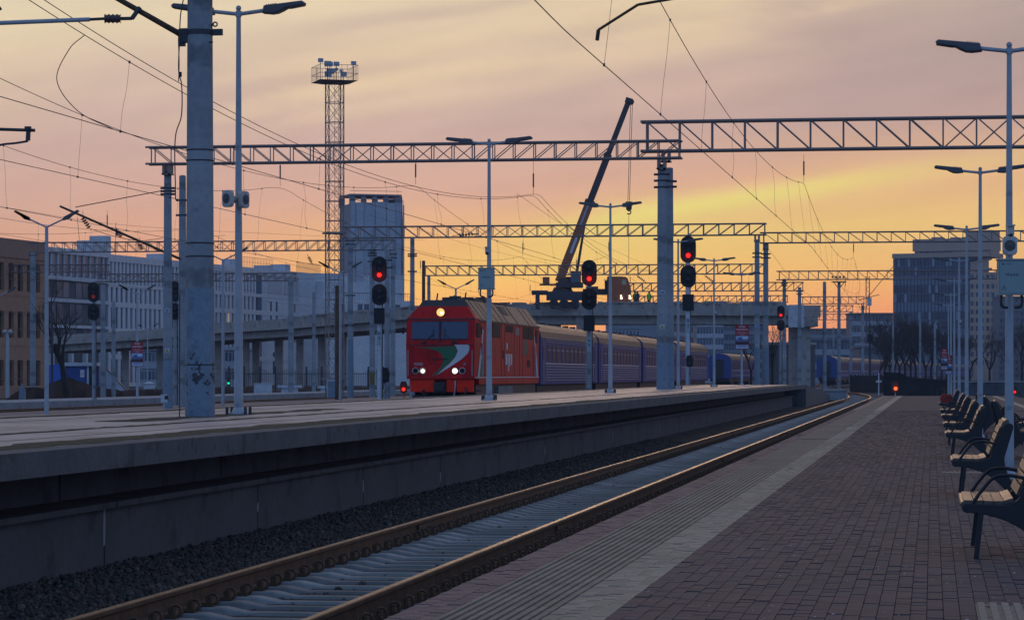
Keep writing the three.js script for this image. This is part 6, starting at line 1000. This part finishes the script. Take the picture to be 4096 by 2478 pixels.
  sm('traffic_light', 'small green traffic light left of the tall platform lamp', 914, 236, (t) => { part('post', rod(V(0, 0, 0), V(0, 2.0, 0), 0.05), M.darkSteel, t); const h = part('head', box(0.22, 0.7, 0.2, 0, 1.1, 0.05), M.dark, t); part('lens', ball(0.09, 0, 0.98, 0.16), new THREE.MeshStandardMaterial({ color: S(0, 0.2, 0.1), emissive: S(0.02, 1, 0.35), emissiveIntensity: 1.2 }), h); }, 'traffic light');
}
// ---------------------------------------------------------------- bare trees
function bareTree(label, px, D, y0, h, spread, seed, o = {}) {
  const p = P(px, HOR, D); p.y = y0; const g = thing('bare_tree', label, 'tree', p, 0, o.group), r = rngOf(seed), trunk = [], limbs = [], twigs = [];
  const grow = (a, dir, len, rad, lv) => {
    const b = a.clone().addScaledVector(dir, len); (lv === 0 ? trunk : lv < 3 ? limbs : twigs).push(rod(a, b, rad, rad * 0.68, lv < 2 ? 8 : lv < 4 ? 5 : 3, true));
    if (lv >= (o.levels || 6)) return; const n = lv === 0 ? 3 : 2 + (r() < 0.55 ? 1 : 0);
    for (let i = 0; i < n; i++) { const d = dir.clone().add(V((r() - 0.5) * spread, (r() - 0.25) * 0.7, (r() - 0.5) * spread)).normalize(); grow(lv ? a.clone().lerp(b, 0.55 + 0.45 * r()) : b, d, len * (0.62 + 0.24 * r()), Math.max(o.fine || 0.008, rad * (0.5 + 0.15 * r())), lv + 1); }
  };
  grow(V(0, 0, 0), V(o.lean || 0, 1, 0).normalize(), h * (o.bole || 0.3), h * (o.thick || 0.022), 0);
  part('trunk', trunk, M.bark, g); part('limbs', limbs, M.bark, g); part('crown', twigs, M.twig, g).userData.kind = 'stuff'; return g;
}
M.bark = mat(S(0.045, 0.038, 0.035), { map: T.rust, roughness: 1 }); M.twig = mat(S(0.06, 0.048, 0.045), { roughness: 1 });
bareTree('leaning bare tree in front of the glass facade', 268, 196, -0.3, 8.2, 1.05, 12, { lean: -0.15, thick: 0.034, levels: 6 });
[3520, 3540, 3560, 3580, 3600, 3622, 3644, 3664, 3684, 3704, 3726, 3746, 3768, 3790].forEach((px, i) => bareTree(`bare tree in the far thicket before the glass tower, ${['first', 'second', 'third', 'fourth', 'fifth', 'sixth', 'seventh', 'eighth', 'ninth', 'tenth', 'eleventh', 'twelfth', 'thirteenth', 'last'][i]} from the left`, px, 340 + (i * 37) % 60, -0.3, 10.5 + 3.6 * Math.sin(Math.PI * (i + 1) / 15) + (i % 3) * 0.5, 1.5, 70 + i, { levels: 7, group: 'far thicket', fine: 0.02, thick: 0.013, bole: 0.2 }));
bareTree('thin bare tree rising behind the locomotive roof', 2000, 420, -0.3, 13.5, 0.9, 91, { levels: 7 });
bareTree('bare tree between the twin masts and the bridge pier', 3090, 300, -0.3, 8, 1.1, 92, { levels: 6 }); bareTree('small bare tree under the red poster by the twin masts', 3005, 310, -0.3, 7, 1.1, 93, { levels: 6 });
[[3880, 330, 7], [3960, 345, 8], [4040, 340, 7.5], [4090, 360, 9]].forEach(([px, D, h], i) => bareTree(`bare bush before the beige wing, ${['leftmost', 'second', 'third', 'rightmost'][i]} one`, px, D, -0.3, h, 1.3, 110 + i, { levels: 7, group: 'bushes at the right' }));
// ---------------------------------------------------------------- end of the paved platform
{
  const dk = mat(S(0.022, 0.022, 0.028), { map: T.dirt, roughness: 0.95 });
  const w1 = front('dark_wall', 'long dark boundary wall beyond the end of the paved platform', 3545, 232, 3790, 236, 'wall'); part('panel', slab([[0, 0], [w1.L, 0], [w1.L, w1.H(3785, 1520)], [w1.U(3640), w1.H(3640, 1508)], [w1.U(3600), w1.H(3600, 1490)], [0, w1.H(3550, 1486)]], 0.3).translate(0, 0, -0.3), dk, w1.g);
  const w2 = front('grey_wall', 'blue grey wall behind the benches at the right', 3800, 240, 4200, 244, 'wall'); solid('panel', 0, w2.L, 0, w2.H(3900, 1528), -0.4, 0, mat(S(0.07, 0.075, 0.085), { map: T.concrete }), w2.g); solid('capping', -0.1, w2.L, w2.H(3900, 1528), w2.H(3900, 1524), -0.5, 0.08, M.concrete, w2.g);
  const w3 = front('plank_fence', 'brown plank fence left of the ground signal', 3400, 300, 3552, 296, 'fence'); for (let i = 0; i < 28; i++) block('plank', i * w3.L / 28, (i + 0.9) * w3.L / 28, 0, 1.9 + 0.1 * Math.sin(i * 2.3), -0.05, 0, mat(S(0.05, 0.035, 0.03), { roughness: 1 }), w3.g);
  const cr = P(3765, HOR, 205); cr.y = -0.36; const c = thing('wooden_crate', 'small brown timber frame by the dark wall', 'crate', cr, FACE); for (const x of [-0.25, 0.25]) part('post', box(0.08, 1.0, 0.08, x, 0.5, 0), M.rustSteel, c); part('rail', [box(0.58, 0.08, 0.08, 0, 0.98, 0), box(0.58, 0.1, 0.4, 0, 0.1, 0)], M.rustSteel, c);
  const ws = P(3469, HOR, 300); ws.y = -0.3; const s = thing('white_board', 'small white square board at the rail curve', 'sign', ws, FACE); part('board', box(0.4, 0.45, 0.03, 0, 0.75, 0), M.white, s); part('post', rod(V(0, 0, -0.04), V(0, 0.6, -0.04), 0.03), M.galv, s);
  const ps = P(3516, HOR, 250); ps.y = -0.3; const q = thing('switch_stand', 'pale cross shaped switch stand before the plank fence', 'switch', ps, FACE); part('post', rod(V(0, 0, 0), V(0, 2.1, 0), 0.06, 0.05), M.pale, q); part('target', box(0.5, 0.18, 0.04, 0, 1.3, 0.05), M.pale, q);
  for (const [px, D, h, label] of [[3682, 330, 8.6, 'slim pale pole left of the thicket middle'], [3741, 320, 7.8, 'slim pale pole right of the thicket middle'], [3573, 340, 8.4, 'slim dark pole at the left of the thicket'], [3335, 420, 9, 'dark far pole left of the coach end']]) { const b = P(px, HOR, D); b.y = -0.3; const t = thing('line_pole', label, 'pole', b); part('shaft', rod(V(0, 0, 0), V(0, h, 0), 0.16, 0.12, 8), M.mast, t); part('cap', rod(V(0, h, 0), V(0, h + 0.1, 0), 0.14, 0.05, 8), M.mast, t); }
  // far floodlight mast and a distant site crane
  const fm = P(3357, HOR, 300); fm.y = -0.3; const f = thing('floodlight_mast', 'floodlight mast with railed crown beyond the bridge end', 'mast', fm, FACE); const ft = EYE + 0.3 + (HOR - 1127) * 300 / FOC; part('shaft', rod(V(0, 0, 0), V(0, ft, 0), 0.22, 0.16, 12), M.mast, f); part('crown', [box(1.5, 0.1, 1.2, 0, ft, 0), ...[-0.7, -0.3, 0.1, 0.5].map((x) => box(0.18, 0.22, 0.2, x, ft + 0.55, 0)), rod(V(-0.75, ft + 0.4, 0.5), V(0.75, ft + 0.4, 0.5), 0.02), rod(V(-0.6, ft, 0), V(-0.05, ft - 0.7, 0), 0.04), rod(V(0.6, ft, 0), V(0.05, ft - 0.7, 0), 0.04)], M.darkSteel, f);
  const cb = P(3472, HOR, 760); cb.y = 0; const cr2 = thing('tower_crane', 'tiny distant tower crane left of the glass tower', 'crane', cb, FACE), kk = 760 / FOC, hy = EYE + (HOR - 1105) * kk; for (const x of [-0.45, 0.45]) for (const z of [-0.45, 0.45]) part('leg', rod(V(x, 0, z), V(x, hy, z), 0.07, 0.07, 4), M.rustSteel, cr2); part('lacing', Array.from({ length: 24 }, (_, i) => rod(V(i % 2 ? -0.45 : 0.45, i * hy / 24, 0.45), V(i % 2 ? 0.45 : -0.45, (i + 1) * hy / 24, 0.45), 0.05, 0.05, 4)), M.rustSteel, cr2); part('jib', [rod(V(-2.4, hy - 6.5, 0), V(3.2, hy - 5.0, 0), 0.12, 0.1, 5), rod(V(0, hy - 5.8, 0), V(8.5, hy + 4.5, 0), 0.1, 0.08, 5)], M.rustSteel, cr2); part('cabin', box(1.1, 2.2, 1.1, 0.4, hy - 7.0, 0.4), M.paleB, cr2);
}

scene.fog = new THREE.FogExp2(new THREE.Color(0.72, 0.78, 0.95), 0.00016);   // evening haze over the yard

scene.traverse((o) => { if (o.isMesh) { o.castShadow = true; o.receiveShadow = true; } });
renderer.render(scene, camera);
